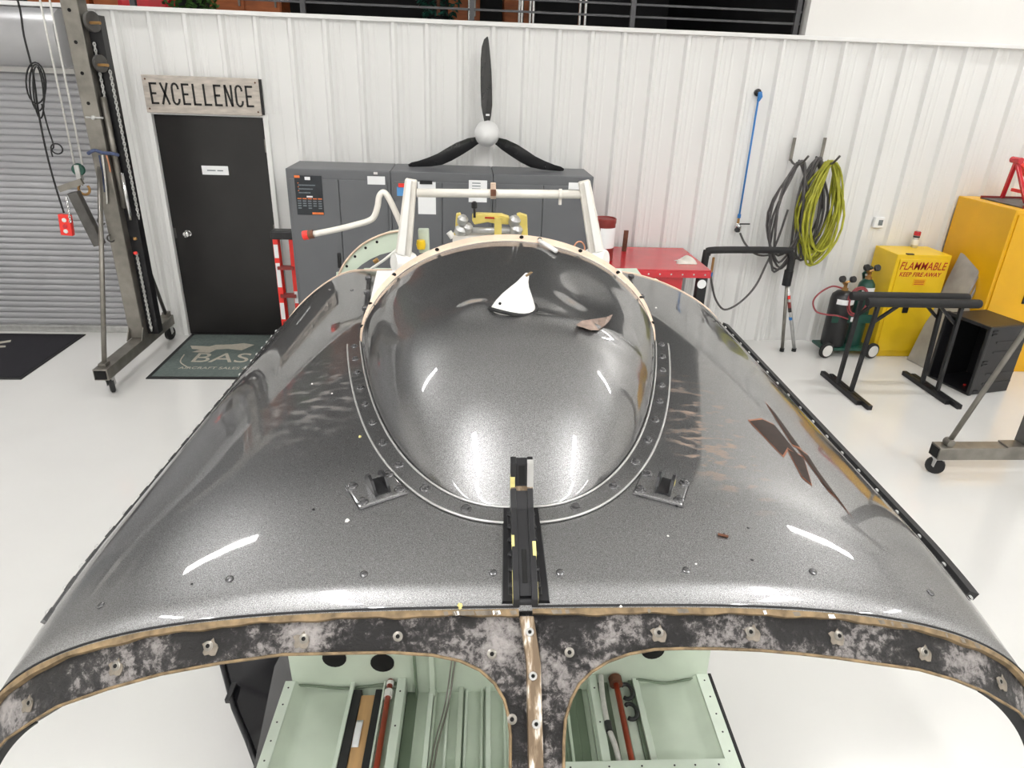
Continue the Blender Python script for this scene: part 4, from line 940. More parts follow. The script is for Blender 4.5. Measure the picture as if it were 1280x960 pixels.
# ---- windscreen flange (two halves) with post
SLOPE = 1.0
def ws(x, Y, off=0.0):
    p = Vector((x, Y, roof_z(x, min(Y, 0)))); n = Vector(((drop(x+0.004)-drop(x-0.004))/0.008, -SLOPE, 1)).normalized(); return p+n*off
OPL = [(-1.03, -0.069), (-0.98, -0.068), (-0.926, -0.067), (-0.87, -0.065), (-0.82, -0.060), (-0.724, -0.057), (-0.631, -0.052), (-0.528, -0.048), (-0.42, -0.044), (-0.313, -0.046), (-0.23, -0.047), (-0.162, -0.051), (-0.115, -0.058), (-0.08, -0.069), (-0.055, -0.084), (-0.039, -0.102), (-0.032, -0.12), (-0.029, -0.14), (-0.030, -0.173), (-0.034, -0.26), (-0.036, -0.40), (-0.036, -0.56)]
OPR = [(1.03, -0.060), (0.98, -0.059), (0.921, -0.058), (0.84, -0.057), (0.78, -0.055), (0.706, -0.053), (0.629, -0.054), (0.55, -0.052), (0.481, -0.050), (0.41, -0.048), (0.338, -0.047), (0.28, -0.047), (0.225, -0.048), (0.18, -0.053), (0.14, -0.062), (0.112, -0.073), (0.09, -0.086), (0.075, -0.103), (0.064, -0.124), (0.060, -0.148), (0.058, -0.174), (0.052, -0.26), (0.048, -0.40), (0.046, -0.56)]
CX_ = 0.012
REC = -0.010
flanges = []
for side, OP in ((-1, OPL), (1, OPR)):
    outer = []; arcl = 0
    for (x, Y) in OP:
        if abs(x) > 0.19 or (Y > -0.055 and abs(x) > 0.10): outer.append((x, -0.002))
        elif Y > -0.135:
            f = (Y+0.05)/-0.085; f = min(1, max(0, f)); outer.append((x*(1-f)+CX_*f if f < 1 else CX_, -0.002 if f < 0.75 else -0.002-(f-0.75)*0.2))
        else: outer.append((CX_, Y))
    m = MB(); K = 10
    for (o, i) in zip(outer, OP):
        for k in range(K+1):
            t = k/K; x, Y = o[0]*(1-t)+i[0]*t, o[1]*(1-t)+i[1]*t
            p = ws(x, Y, REC); m.v.append(tuple(p))
    n = K+1
    m.f += [(a*n+k, a*n+k+1, (a+1)*n+k+1, (a+1)*n+k) for a in range(len(OP)-1) for k in range(K)]
    fl_ = part(m, 'windscreen_flange', 'torn_adhesive', label='black windscreen flange smeared with torn grey adhesive', smooth=True, solid=0.012); flanges.append(fl_)
    part(MB().tube([tuple(ws(x, Y, REC+0.001)) for x, Y in OP], 0.0028, 6), 'opening_edge', 'tan_edge', fl_, smooth=True)
m = MB().grid(lambda u, v: tuple(ws(-0.05+0.10*u, -0.001-0.055*v, REC-0.0015)), 8, 6)
part(m, 'flange_backing', 'torn_adhesive')
# tan step along the roof's front edge
for side in (-1, 1):
    m = MB(); XS = np.linspace(side*0.012, side*1.0, 60)
    for x in XS:
        x = float(x); wv = 0.0012*math.sin(x*37)+0.0008*math.sin(x*91)
        for (Y, off) in ((0.001, 0.0016), (-0.0060+wv, 0.0005), (-0.0075+wv, REC+0.0005)):
            p = on_roof(x, Y, off) if Y >= 0 else ws(x, Y, off); m.v.append(tuple(p))
    m.f += [(a*3+k, a*3+k+1, (a+1)*3+k+1, (a+1)*3+k) for a in range(len(XS)-1) for k in range(2)]
    part(m, 'edge_seam', 'tan_edge', label='torn tan edge of the composite skin')
    part(MB().tube([tuple(on_roof(float(x), 0.0055, 0.0012)) for x in XS], 0.0022, 5), 'dark_seal', 'black_rubber', smooth=True)
    rnd = random.Random(4+side)
    for k in range(18):
        x = side*rnd.uniform(0.05, 0.85) if side > 0 else -rnd.uniform(0.02, 0.14); l = rnd.uniform(0.002, 0.008)
        m = MB(); q = [(x-l, -0.001), (x+l*0.6, -0.0005), (x+l, -0.005), (x-l*0.4, -0.006)]
        m.add([tuple(ws(a, b, 0.0024)) for a, b in q], [(0,1,2,3)]); part(m, 'paint_chip', 'sealant' if k % 6 else 'white_part', roof)
# centre strip on the post
m = MB(); N_ = 40
for k in range(N_+1):
    Y = -0.008-(0.55)*k/N_
    for dx, off in ((-0.013, REC+0.001), (-0.0115, 0.004), (0.0115, 0.004), (0.013, REC+0.001)): m.v.append(tuple(ws(CX_*min(1, -Y/0.06)+dx, Y, off)))
m.f += [(a*4+k, a*4+k+1, (a+1)*4+k+1, (a+1)*4+k) for a in range(N_) for k in range(3)]
cs = part(m, 'centre_strip', 'worn_strip', label='worn white and brown strip down the windscreen post')
ring_m = mesh_of(MB().tube([(0.0052*math.cos(q), 0.0052*math.sin(q), 0.001) for q in np.linspace(0, 2*math.pi, 15)[:-1]], 0.0022, 6, closed=True), 'screw_hole_rim', 'galv', True)
hole_m = mesh_of(MB().lathe([(0.0036, -0.001), (0.0036, 0.0006)], n=14), 'screw_hole', 'void')
for k, (px, py) in enumerate(((662, 790), (666, 845), (670, 905))):
    p = l_s(px, py); q = ws(p[0], p[1], 0.004); n_ = Vector((0, -1, 1)).normalized()
    inst(ring_m, 'screw_hole_rim', cs, q, rot_to(n_)); inst(hole_m, 'screw_hole', cs, q, rot_to(n_))
wash = mesh_of(MB().lathe([(0.0085, 0), (0.0085, 0.0012), (0.006, 0.002), (0.0058, 0.003), (0.0038, 0.0034), (0.0038, 0.001)], n=16), 'washer', 'steel', True)
_r = random.Random(9); _sv = [(_q*math.cos(2*math.pi*_k/14), _q*math.sin(2*math.pi*_k/14), 0.0) for _k in range(14) for _q in (_r.uniform(0.010, 0.018),)]
smear = mesh_of(MB().prism(_sv, (0, 0, 0.0011)), 'sealant_patch', 'sealant')
for side, pts in ((0, [(34, 884), (143, 838), (259, 813), (379, 804), (497, 801), (615, 823), (640, 905)]), (1, [(712, 821), (824, 796), (939, 795), (1050, 800), (1158, 820), (1253, 857)])):
    for k, (px, py) in enumerate(pts):
        p = l_s(px, py, REC); n_ = Vector(((drop(p[0]+0.004)-drop(p[0]-0.004))/0.008, -1, 1)).normalized(); q = ws(p[0], p[1], REC+0.001)
        if px not in (497, 615, 640, 712): inst(smear, 'sealant_patch', flanges[side], q+Vector((0.004*(k % 3-1), -0.003, -0.002)), rot_to(n_))
        inst(wash, 'washer', flanges[side], q+n_*0.001, rot_to(n_)); inst(hole_m, 'screw_hole', flanges[side], q+n_*0.0035, rot_to(n_))
# ---- side pillars (beyond the frame) that carry the roof forward
for s in (-1, 1):
    path = [Vector((s*1.02, -0.04, 1.46)), Vector((s*1.05, -0.14, 1.36)), Vector((s*1.04, -0.32, 1.1)), Vector((s*0.98, -0.42, 0.8)), Vector((s*0.86, -0.45, 0.48))]
    m = MB(); P = smooth_path(path, 6)
    for a, b in zip(P[:-1], P[1:]): m.beam(a, b+(b-a)*0.1, 0.05, 0.07, (0,1,0))
    part(m, 'door_pillar', 'black_gloss')
    x0_ = 0.84 if s > 0 else 0.87; m = MB(); XS = np.linspace(x0_, 1.03, 24)
    for x in XS:
        x = float(x); a = ws(s*x, -0.054 if s > 0 else -0.063, -0.016); m.v += [tuple(a), (a.x, a.y+0.004, a.z-0.004-0.06*((x-x0_)/0.18)**1.2)]
    m.f += [(2*i, 2*i+1, 2*i+3, 2*i+2) for i in range(len(XS)-1)]
    part(m, 'frame_return', 'black_rubber', solid=0.006)
# ---- roof screws
scr = mesh_of(MB().lathe([(0.0078, 0), (0.0075, 0.0022), (0.0055, 0.0034), (0.0025, 0.0036)], n=14), 'roof_screw', 'screw_dark', True)
for px, py in ((287, 724), (455, 718), (616, 716), (700, 716), (858, 713), (1016, 715), (126, 757), (1163, 741), (412, 362), (440, 363)):
    p = l_s(px, py); n_ = roof_n(p[0], p[1]); inst(scr, 'roof_screw', roof, on_roof(p[0], p[1], 0.0), rot_to(n_))
# crumbs of torn paint
rnd = random.Random(11)
crumb = mesh_of(MB().lathe([(0.004, 0), (0.003, 0.002), (0.0008, 0.004)], n=5), 'paint_crumb', 'white_part')
crumby = mesh_of(MB().lathe([(0.004, 0), (0.003, 0.002), (0.0008, 0.004)], n=5), 'paint_crumb', 'yellow_paint')
crumbd = mesh_of(MB().lathe([(0.0035, 0), (0.003, 0.002), (0.0008, 0.003)], n=5), 'paint_crumb', 'black_plastic')
for px, py, mm, sc_ in ((434, 651, crumb, 1.2), (575, 758, crumby, 1.6), (776, 758, crumb, 0.8), (450, 546, crumby, 1.0), (846, 632, crumbd, 1.2), (392, 637, crumbd, 0.9), (240, 730, crumbd, 0.7), (905, 668, crumbd, 0.9), (390, 480, crumb, 0.7), (415, 492, crumb, 0.6), (935, 660, crumbd, 0.7), (1010, 360, crumb, 0.5), (820, 385, crumb, 1.0), (835, 670, crumb, 0.6), (870, 705, crumb, 0.5), (940, 700, crumbd, 0.8)):
    p = l_s(px, py)
    if abs(p[0]) < 1.0: inst(mm, 'paint_crumb', roof, on_roof(p[0], p[1], 0), Matrix.Rotation(rnd.uniform(0, 6), 3, 'Z'), (sc_, sc_*1.3, sc_))
part(MB().beam(on_roof(*l_s(897, 669)[:2], 0.003), on_roof(*l_s(910, 672)[:2], 0.003), 0.005, 0.003), 'wire_bit', 'rust', roof)
# ---- dome cowl
Yf, Yb = 0.252, 1.235; RIMB = 0.22
def dw(Y): return 0.492*max(0.0, (Y-Yf)/0.968)**0.4 if Y < 1.22 else 0.492+0.05*(Y-1.22)
PROF = [(0.252, -0.004), (0.29, 0.035), (0.36, 0.085), (0.45, 0.135), (0.58, 0.185), (0.70, 0.218), (0.80, 0.234), (0.95, 0.244), (1.15, 0.264), (1.35, 0.277), (1.60, 0.285)]
PY = np.array([p[0] for p in PROF]); PZ = np.array([p[1] for p in PROF])
def dh(Y):
    # smooth interpolation of the profile
    h = 0.03; return float(np.mean(np.interp([Y-h, Y-h/2, Y, Y+h/2, Y+h], PY, PZ)))
def dome(u, s, dent=True):
    a = math.pi*u                                  # 0 = right, pi = left
    Ye = Yb + RIMB*math.sin(a)**1.2
    Y = Yf + (Ye-Yf)*(s**1.7)
    x = dw(Y)*math.copysign(abs(math.cos(a))**1.0, math.cos(a))
    base = roof_z(x, min(Y, 1.3))
    z0_ = roof_z(0, 1.0)*0.0 + base
    z = z0_ + (roof_z(0, Y)+dh(Y)-z0_)*math.sin(a)**1.0
    p = Vector((x, Y, z))
    if dent:
        # pushed-in area on the right of the top, with a lip in front of it
        def g(cx, cy, rx, ry): return math.exp(-((x-cx)/rx)**2-((Y-cy)/ry)**2)
        p.z -= 0.052*g(0.23, 1.10, 0.12, 0.17)
        p.z += 0.014*g(0.20, 0.80, 0.14, 0.030)
        p.z -= 0.018*g(0.10, 0.88, 0.10, 0.06)
        p.z += 0.012*g(-0.10, 0.86, 0.05, 0.05)
        p.z -= 0.012*g(-0.20, 1.12, 0.10, 0.2)
        q = (Y-0.845)/0.012
        if 0.05 < x < 0.36: p.z -= 0.020*(0.5+0.5*math.tanh(q))*g(0.22, 0.90, 0.10, 0.10)
    return p
dm = part(MB().grid(lambda u, s: tuple(dome(u, 0.004+s*0.996)), 120, 120), 'dome_cowl', 'shell_paint', smooth=True, solid=0.006, label='dark grey domed cowl with a dented top')
rim = MB(); n = 60
for i in range(n+1):
    u = i/n; p = dome(u, 1.0, False); d = (dome(u, 0.97, False)-p).normalized(); tdir = (dome(min(1, u+0.01), 1.0, False)-dome(max(0, u-0.01), 1.0, False)).normalized(); o = tdir.cross(d).normalized()
    if o.z < 0 and 0.1 < u < 0.9: o = -o
    if u <= 0.1: o = Vector((1, 0, 0.2)).normalized()
    if u >= 0.9: o = Vector((-1, 0, 0.2)).normalized()
    p = dome(u, 1.0, True)
    wdt = 0.008+0.013*math.sin(math.pi*u)
    for k, (a, b) in enumerate(((0.004, 0.0015), (-0.004, 0.006), (-0.010, wdt), (-0.014, wdt-0.002))): rim.v.append(tuple(p+d*a+o*b))
rim.f += [(a*4+k, a*4+k+1, (a+1)*4+k+1, (a+1)*4+k) for a in range(n) for k in range(3)]
rm = part(rim, 'raw_rim', 'peach', dm, label='raw peach rim of the domed cowl')
slot = mesh_of(MB().lathe([(0.0075, 0), (0.0075, 0.001)], n=12), 'rim_hole', 'void')
for u in (0.06, 0.14, 0.23, 0.335, 0.43, 0.47, 0.66, 0.78, 0.88, 0.95):
    p = dome(u, 1.0, True); d = (dome(u, 0.97, False)-dome(u, 1.0, False)).normalized(); td = (dome(u+0.01, 1, False)-dome(u-0.01, 1, False)).normalized(); o = td.cross(d).normalized()
    if o.dot(Vector((math.cos(math.pi*u), 0, math.sin(math.pi*u)))) < 0: o = -o
    inst(slot, 'rim_hole', rm, p-d*0.0055+o*(0.004+0.010*math.sin(math.pi*u)), rot_to((d*0.95+o*0.3).normalized()), (1.0, 0.8, 1))
a_, b_ = dome(0.43, 1.0)+Vector((0, -0.005, 0.012)), dome(0.395, 0.955)+Vector((0, 0, 0.012))
part(MB().cyl(a_, b_, 0.0075, 8), 'loose_rod', 'white_part', dm, smooth=True)
# torn lens of bare composite at the dent, with white edge
def on_dome(px, py, off=0.0):
    """march a view ray onto the dome"""
    best = None
    d = lray(px, py); d = d/np.linalg.norm(d)
    return best
DG = [[dome(i/120, 0.004+0.996*j/120) for i in range(121)] for j in range(121)]
DA = np.array([[tuple(p) for p in r] for r in DG]).reshape(-1, 3)
def near_px(px, py):
    d = lray(px, py); d = d/np.linalg.norm(d); v = DA-FC; t = v@d; perp = np.linalg.norm(v-np.outer(t, d), axis=1)
    idx = np.argsort(perp)[:6]; i = idx[np.argmin(t[idx])]
    q = FC+d*t[i]; return Vector(q)
def dome_patch(pxs, mt, name, lift=0.004):
    P = [near_px(*p) for p in pxs]; toc = Vector(FC)
    P = [p+(toc-p).normalized()*lift+Vector((0, 0, lift*0.7)) for p in P]
    n_ = len(P)//2; m = MB()
    m.add(P, [(i, i+1, 2*n_-2-i, 2*n_-1-i) for i in range(n_-1)]); return part(m, name, mt, dm)
dome_patch([(720, 407), (728, 402), (738, 400.5), (748, 399), (758, 397.5), (766, 394), (762, 402), (756, 408), (748, 414), (738, 414), (730, 411), (722, 409)], 'bare_composite', 'torn_patch')
# ---- white broken antenna foot
bs = [near_px(*p) for p in ((619, 378), (666, 396), (642, 402), (640, 372))]
c0 = Vector((sum(b.x for b in bs)/4, sum(b.y for b in bs)/4, sum(b.z for b in bs)/4))
af = MB(); rings = [(0.0, 0.062, 0.050, 0, 0), (0.012, 0.060, 0.048, 0.001, 0.002), (0.035, 0.052, 0.042, 0.004, 0.008), (0.062, 0.040, 0.032, 0.010, 0.018), (0.088, 0.026, 0.022, 0.018, 0.028), (0.108, 0.016, 0.014, 0.026, 0.036), (0.128, 0.010, 0.008, 0.034, 0.044), (0.142, 0.004, 0.003, 0.038, 0.05)]
nk = 20
for z, rx_, ry_, ox, oy in rings:
    for k in range(nk):
        q = 2*math.pi*k/nk; af.v.append((c0.x+ox+rx_*math.cos(q), c0.y+oy+0.012+ry_*math.sin(q), c0.z-0.006+z*0.62))
af.f += [(i*nk+k, i*nk+(k+1) % nk, (i+1)*nk+(k+1) % nk, (i+1)*nk+k) for i in range(len(rings)-1) for k in range(nk)]+[tuple((len(rings)-1)*nk+k for k in range(nk))]
ant = part(af, 'antenna_fairing', 'white_part', auto=60, label='white broken antenna fairing on the dome')
part(MB().tube([(c0.x+0.064*math.cos(q), c0.y+0.012+0.052*math.sin(q), c0.z-0.001+0.006*math.sin(q*2)) for q in np.linspace(0, 6.28, 24)[:-1]], 0.0055, 6, closed=True), 'torn_seal', 'black_rubber', ant, smooth=True)
part(MB().beam((c0.x+0.036, c0.y+0.05, c0.z+0.078), (c0.x+0.052, c0.y+0.07, c0.z+0.083), 0.006, 0.004), 'tip_fragment', 'tan_edge', ant)
part(MB().lathe([(0.004, 0), (0.004, 0.003)], (c0.x-0.035, c0.y-0.02, c0.z+0.022), 10, (-0.5, -0.6, 0.5)), 'rivet_hole', 'void', ant)
# ---- ring flange with screws
def ring_pt(Y, side, k):        # k: 0 at the dome foot, 1 at the outer edge
    w0 = dw(max(Y, Yf+1e-4)); return Vector((side*w0, Y, 0))
def ring_outline(off, n=90):
    Yl = list(Yf+(1.225-Yf)*np.linspace(0, 1, n)**2.2)
    base = [(-dw(Y), Y) for Y in Yl[::-1]]+[(dw(Y), Y) for Y in Yl[1:]]
    out = []
    for i in range(len(base)):
        a, b = base[max(0, i-1)], base[min(len(base)-1, i+1)]; t = Vector((b[0]-a[0], b[1]-a[1], 0)).normalized(); nn = Vector((t.y, -t.x, 0))
        if i > 0 and i < len(base)-1 and False: pass
        out.append((base[i][0]+nn.x*off, base[i][1]+nn.y*off))
    return out
RWID = 0.047
r0, r1, r2, r3 = ring_outline(-0.004), ring_outline(0.004), ring_outline(RWID-0.002), ring_outline(RWID)
m = MB()
for i in range(len(r0)):
    for (x, Y), off in ((r0[i], 0.006), (r1[i], 0.005), (r2[i], 0.0045), (r3[i], 0.0)): m.v.append(tuple(on_roof(x, Y, off)))
m.f += [(a*4+k, a*4+k+1, (a+1)*4+k+1, (a+1)*4+k) for a in range(len(r0)-1) for k in range(3)]
rng = part(m, 'mounting_ring', 'shell_paint', smooth=False, label='riveted ring around the foot of the domed cowl')
part(MB().tube([tuple(on_roof(x, Y, 0.004)) for x, Y in r3], 0.0028, 6), 'sealant_line', 'galv', rng, smooth=True)
part(MB().tube([tuple(on_roof(x, Y, 0.008)) for x, Y in r1], 0.0028, 6), 'sealant_line', 'galv', rng, smooth=True)
rs = mesh_of(MB().lathe([(0.0125, 0), (0.011, 0.0025), (0.0075, 0.0035), (0.0068, 0.008), (0.0025, 0.009)], n=10), 'ring_screw', 'screw_dark', True)
rmid = ring_outline(RWID*0.52, 200); L_ = [0]
for a, b in zip(rmid[:-1], rmid[1:]): L_.append(L_[-1]+math.hypot(b[0]-a[0], b[1]-a[1]))
ns = 21
for k in range(ns):
    s = L_[-1]*(0.012+0.976*k/(ns-1)); i = int(np.searchsorted(L_, s)); x, Y = rmid[min(i, len(rmid)-1)]
    if abs(x) < 0.03: continue
    inst(rs, 'ring_screw', rng, on_roof(x, Y, 0.004), rot_to(roof_n(x, Y)) @ Matrix.Rotation(k*1.3, 3, 'Z'))
# ---- bracket plates with two lugs
def bracket(px, py, ang, side):
    p = l_s(px, py); n_ = roof_n(p[0], p[1]); o = on_roof(p[0], p[1], 0.0); R_ = rot_to(n_) @ Matrix.Rotation(ang, 3, 'Z')
    def T(mb): mb.v = [tuple(o+R_ @ Vector(v)) for v in mb.v]; return mb
    b = part(T(MB().box(-0.052, 0.052, -0.045, 0.045, 0.0, 0.006)), 'hinge_bracket', 'shell_paint', bevel=0.003)
    for dx in (-0.012, 0.018):
        pts = [(dx, -0.030, 0.006), (dx, 0.034, 0.006), (dx, 0.034, 0.018), (dx, 0.020, 0.034), (dx, 0.004, 0.040), (dx, -0.010, 0.034), (dx, -0.024, 0.018)]
        lg = part(T(MB().prism(pts, (0.006, 0, 0))), 'lug', 'black_metal', b)
    part(T(MB().box(-0.012, 0.024, -0.028, 0.030, 0.006, 0.010)), 'lug_base', 'black_metal', b)
    part(T(MB().tube([(-0.052, -0.045, 0.001), (0.052, -0.045, 0.001), (0.052, 0.045, 0.001), (-0.052, 0.045, 0.001)], 0.003, 5, closed=True)), 'sealant_bead', 'screw_dark', b)
    for dx, dy in ((-0.040, -0.032), (0.042, -0.032), (-0.040, 0.034), (0.042, 0.034)): inst(rs, 'bracket_screw', b, o+R_ @ Vector((dx, dy, 0.006)), R_)
    part(T(MB().box(0.018+0.0065, 0.018+0.0072, 0.0, 0.012, 0.014, 0.024)), 'paint_chip', 'yellow_paint', b)
bracket(470, 613, 0.50, -1); bracket(827, 611, -0.42, 1)
# ---- wire cutter on the centreline
wp0 = l_s(658, 757); wc = 0.0
def hz(Y): return roof_z(0, Y)
wcut = MB()
for k in range(13):
    Y = 0.012+0.235*k/12
    for x, o in ((-0.040, 0.0), (-0.038, 0.007), (0.040, 0.007), (0.042, 0.0)): wcut.v.append((x*(1.05-0.012*k), Y, hz(Y)+o))
wcut.f += [(a*4+j, a*4+j+1, (a+1)*4+j+1, (a+1)*4+j) for a in range(12) for j in range(3)]+[(0, 1, 2, 3), (48, 49, 50, 51)]
cut = part(wcut, 'wire_cutter', 'black_metal', label='black wire cutter with a raised forked blade on the windscreen post')
m = MB().prism([(-0.030, 0.022, hz(0.022)+0.0068), (0.030, 0.022, hz(0.022)+0.0068), (0.028, 0.235, hz(0.235)+0.0068), (-0.028, 0.235, hz(0.235)+0.0068)], (0, 0, 0.003))
part(m, 'raised_pad', 'black_metal', cut, bevel=0.002)
nut = mesh_of(MB().lathe([(0.0075, 0), (0.0075, 0.004), (0.004, 0.006)], n=10), 'bolt', 'black_metal', True)
for s in (-1, 1):
    for k in range(6): inst(nut, 'bolt', cut, (s*0.0215, 0.040+0.036*k, hz(0.04+0.036*k)+0.0095), None)
def side_plate(x0, x1, pts): return MB().prism([(x0, Y, hz(Y if Y < 0.25 else 0.25)+z) for Y, z in pts], (x1-x0, 0, 0))
blade_prof = [(0.0, 0.004), (0.0, 0.022), (0.03, 0.034), (0.10, 0.050), (0.17, 0.068), (0.205, 0.088), (0.215, 0.135), (0.235, 0.137), (0.25, 0.10), (0.25, 0.01)]
for x0, x1 in ((-0.022, -0.0105), (0.0105, 0.022)):
    pl = part(side_plate(x0, x1, blade_prof), 'deflector_plate', 'black_metal', cut, bevel=0.0015)
part(side_plate(-0.0105, 0.0105, [(0.012, 0.006), (0.012, 0.018), (0.03, 0.027), (0.10, 0.046), (0.17, 0.064), (0.205, 0.084), (0.219, 0.130), (0.235, 0.134), (0.25, 0.10), (0.25, 0.01)]), 'core', 'black_metal', cut)
part(side_plate(-0.006, 0.006, [(0.2065, 0.093), (0.2165, 0.128), (0.222, 0.128), (0.222, 0.093)]), 'fork_slot', 'void', cut)
part(side_plate(-0.0045, 0.0045, [(0.03, 0.012), (0.03, 0.0285), (0.09, 0.045), (0.09, 0.03)]), 'slot_rib', 'void', cut, bevel=0.001)
part(MB().cyl((-0.018, 0.006, hz(0.0)+0.013), (0.018, 0.006, hz(0.0)+0.013), 0.006, 10), 'pivot_pin', 'black_metal', cut)
for x0, x1, pts, mt in ((0.0105, 0.0227, [(0.2035, 0.085), (0.2125, 0.136), (0.222, 0.1385), (0.222, 0.09)], 'galv'), (-0.0225, -0.0135, [(0.2025, 0.083), (0.2075, 0.108), (0.218, 0.109), (0.218, 0.085)], 'yellow_paint'), (-0.021, 0.0215, [(0.201, 0.078), (0.2035, 0.089), (0.212, 0.090), (0.212, 0.078)], 'worn_strip')):
    part(side_plate(x0, x1, pts), 'worn_fork_edge', mt, cut)
for x0, x1, pts in ((-0.0224, -0.017, [(0.090, 0.044), (0.094, 0.0505), (0.112, 0.0555), (0.120, 0.050)]), (0.0160, 0.0224, [(0.070, 0.038), (0.076, 0.0458), (0.100, 0.0525), (0.106, 0.047)]), (-0.0226, -0.0205, [(0.006, 0.006), (0.004, 0.022), (0.05, 0.036), (0.05, 0.020)]), (0.0205, 0.0226, [(0.006, 0.006), (0.004, 0.022), (0.03, 0.030), (0.03, 0.016)])):
    part(side_plate(x0, x1, pts), 'yellow_chip', 'yellow_paint', cut)
# ---- side rails
def rail(side, x_, y0_, y1_, mt, r, name):
    pts = []
    for Y in np.linspace(y0_, y1_, 40):
        Y = float(Y); pts.append(tuple(on_roof(side*x_, Y, r*0.6)))
    return pts
pts = [tuple(on_roof(0.985, float(Y), 0.009)) for Y in np.linspace(0.215, 1.95, 50)]
m = MB()
for a, b in zip(pts[:-1], pts[1:]): m.beam(a, Vector(b)+(Vector(b)-Vector(a))*0.1, 0.026, 0.020, (0.4, 0, 1))
br_ = part(m, 'door_rail', 'black_rubber', label='black rail along the right roof edge')
pts = [tuple(on_roof(-0.975, float(Y), 0.000)) for Y in np.linspace(0.17, 1.9, 60)]
m = MB()
for i, (a, b) in enumerate(zip(pts[:-1], pts[1:])): m.beam(a, Vector(b)+(Vector(b)-Vector(a))*0.1, 0.012, 0.009+0.004*(i % 3 == 0), (-1.0, 0, 1))
lr_ = part(m, 'edge_strip', 'screw_dark', label='riveted metal strip along the left roof edge')
rv = mesh_of(MB().lathe([(0.006, 0), (0.005, 0.003), (0.002, 0.0045)], n=8), 'rivet', 'galv', True)
for Y in np.linspace(0.19, 1.85, 26): inst(rv, 'rivet', lr_, on_roof(-0.973, float(Y), 0.006), rot_to(roof_n(-0.973, float(Y))))
for Y in np.linspace(0.2, 1.9, 18): inst(rv, 'rivet', br_, on_roof(0.975, float(Y), 0.003), rot_to(roof_n(0.975, float(Y))))
# ---- dark brown patches with orange borders on the right shoulder
def skin_patch(q, mt, n=8, mm=5, off=0.0015, name='shoulder_patch'):
    m = MB()
    for j in range(mm+1):
        for i in range(n+1):
            u, v = i/n, j/mm
            px = (q[0][0]*(1-u)+q[1][0]*u)*(1-v)+(q[3][0]*(1-u)+q[2][0]*u)*v; py = (q[0][1]*(1-u)+q[1][1]*u)*(1-v)+(q[3][1]*(1-u)+q[2][1]*u)*v
            p = l_s(px, py); m.v.append(tuple(on_roof(p[0], p[1], off)))
    m.f += [(j*(n+1)+i, j*(n+1)+i+1, (j+1)*(n+1)+i+1, (j+1)*(n+1)+i) for j in range(mm) for i in range(n)]
    return part(m, name, mt, roof, smooth=True)
D = [[(937, 527), (953, 525), (984, 560), (978, 570)], [(953, 525), (968, 532), (1000, 572), (984, 560)], [(958, 505), (968, 516), (1000, 560), (990, 556)], [(984, 562), (1004, 572), (1014, 606), (1002, 596)], [(996, 560), (1010, 570), (1042, 620), (1034, 612)], [(1010, 572), (1020, 586), (1064, 646), (1040, 616)]]
for k, q in enumerate(D):
    c_ = np.mean(np.array(q), axis=0)
    skin_patch([tuple(c_+(np.array(p)-c_)*1.10) for p in q], 'patch_orange', off=0.0010)
    skin_patch(q, 'patch_brown', off=0.0018)
# ---- latches on the roof beside the dome
for pa, pb in (((462, 345), (457, 400)), ((789, 346), (783, 372)), ((801, 372), (796, 398))):
    p, q = l_s(*pa), l_s(*pb); a_, b_ = on_roof(p[0], p[1], 0.008), on_roof(q[0], q[1], 0.008)
    lt = part(MB().beam(a_, b_, 0.016, 0.012), 'latch', 'black_metal', bevel=0.002)
    for f in (0.15, 0.5, 0.85): w_ = a_.lerp(b_, f); part(MB().box(w_.x-0.013, w_.x+0.013, w_.y-0.012, w_.y+0.012, w_.z, w_.z+0.016), 'latch_knuckle', 'screw_dark', lt, bevel=0.003)
# ---- deck structure behind the roof
DZ_ = 1.60
dk = part(MB().box(-0.80, 0.80, 2.10, 3.0, DZ_-0.05, DZ_), 'transmission_deck', 'primer_green', bevel=0.004)
# white side fairings beside the dome
for s, pxs in ((-1, [(471, 338), (505, 338), (480, 375), (462, 405), (456, 405)]), (1, [(752, 338), (777, 338), (782, 352), (786, 372), (778, 372)])):
    top = [l_z(*p, 1.86) for p in pxs]
    m = MB().prism([(p[0], min(p[1], 2.25), p[2]) for p in top], (0, 0, -0.07)); part(m, 'white_fairing', 'white_part', bevel=0.003)
# white truss posts with bosses and cross tube
PYv = 2.12
def py_(px, py): return l_y(px, py, PYv)
for pt, pb_, s in (((514, 224), (506, 322), -1), ((730, 226), (744, 318), 1)):
    a_, b_ = Vector(py_(*pt)), Vector(py_(*pb_)); low = a_+(b_-a_)*2.1; low.z = DZ_
    po_ = part(MB().beam(low, a_, 0.085, 0.05, (0, 1, 0), 0.05, 0.04), 'truss_post', 'frame_white', bevel=0.006)
    part(MB().beam(b_+Vector((s*0.012, -0.03, 0.02)), a_+Vector((s*0.005, -0.028, 0.0)), 0.035, 0.02, (0, 1, 0), 0.02, 0.015), 'post_web', 'white_part', po_, bevel=0.003)
    c_ = Vector(py_(pb_[0]+s*1, pb_[1]+6)); part(MB().lathe([(0.04, -0.05), (0.046, -0.04), (0.046, 0.04), (0.04, 0.05)], c_, 18, (s*0.8, -0.5, 0.1)), 'post_boss', 'white_part', po_, auto=40)
    part(MB().beam(c_+Vector((-s*0.02, 0, -0.02)), Vector((c_.x-s*0.12, PYv+0.55, DZ_)), 0.035, 0.035), 'strut', 'frame_white', po_)
a_, b_ = Vector(py_(521, 241)), Vector(py_(727, 243))
xt = part(MB().cyl(a_, b_, 0.0185, 16), 'cross_tube', 'frame_white', smooth=True)
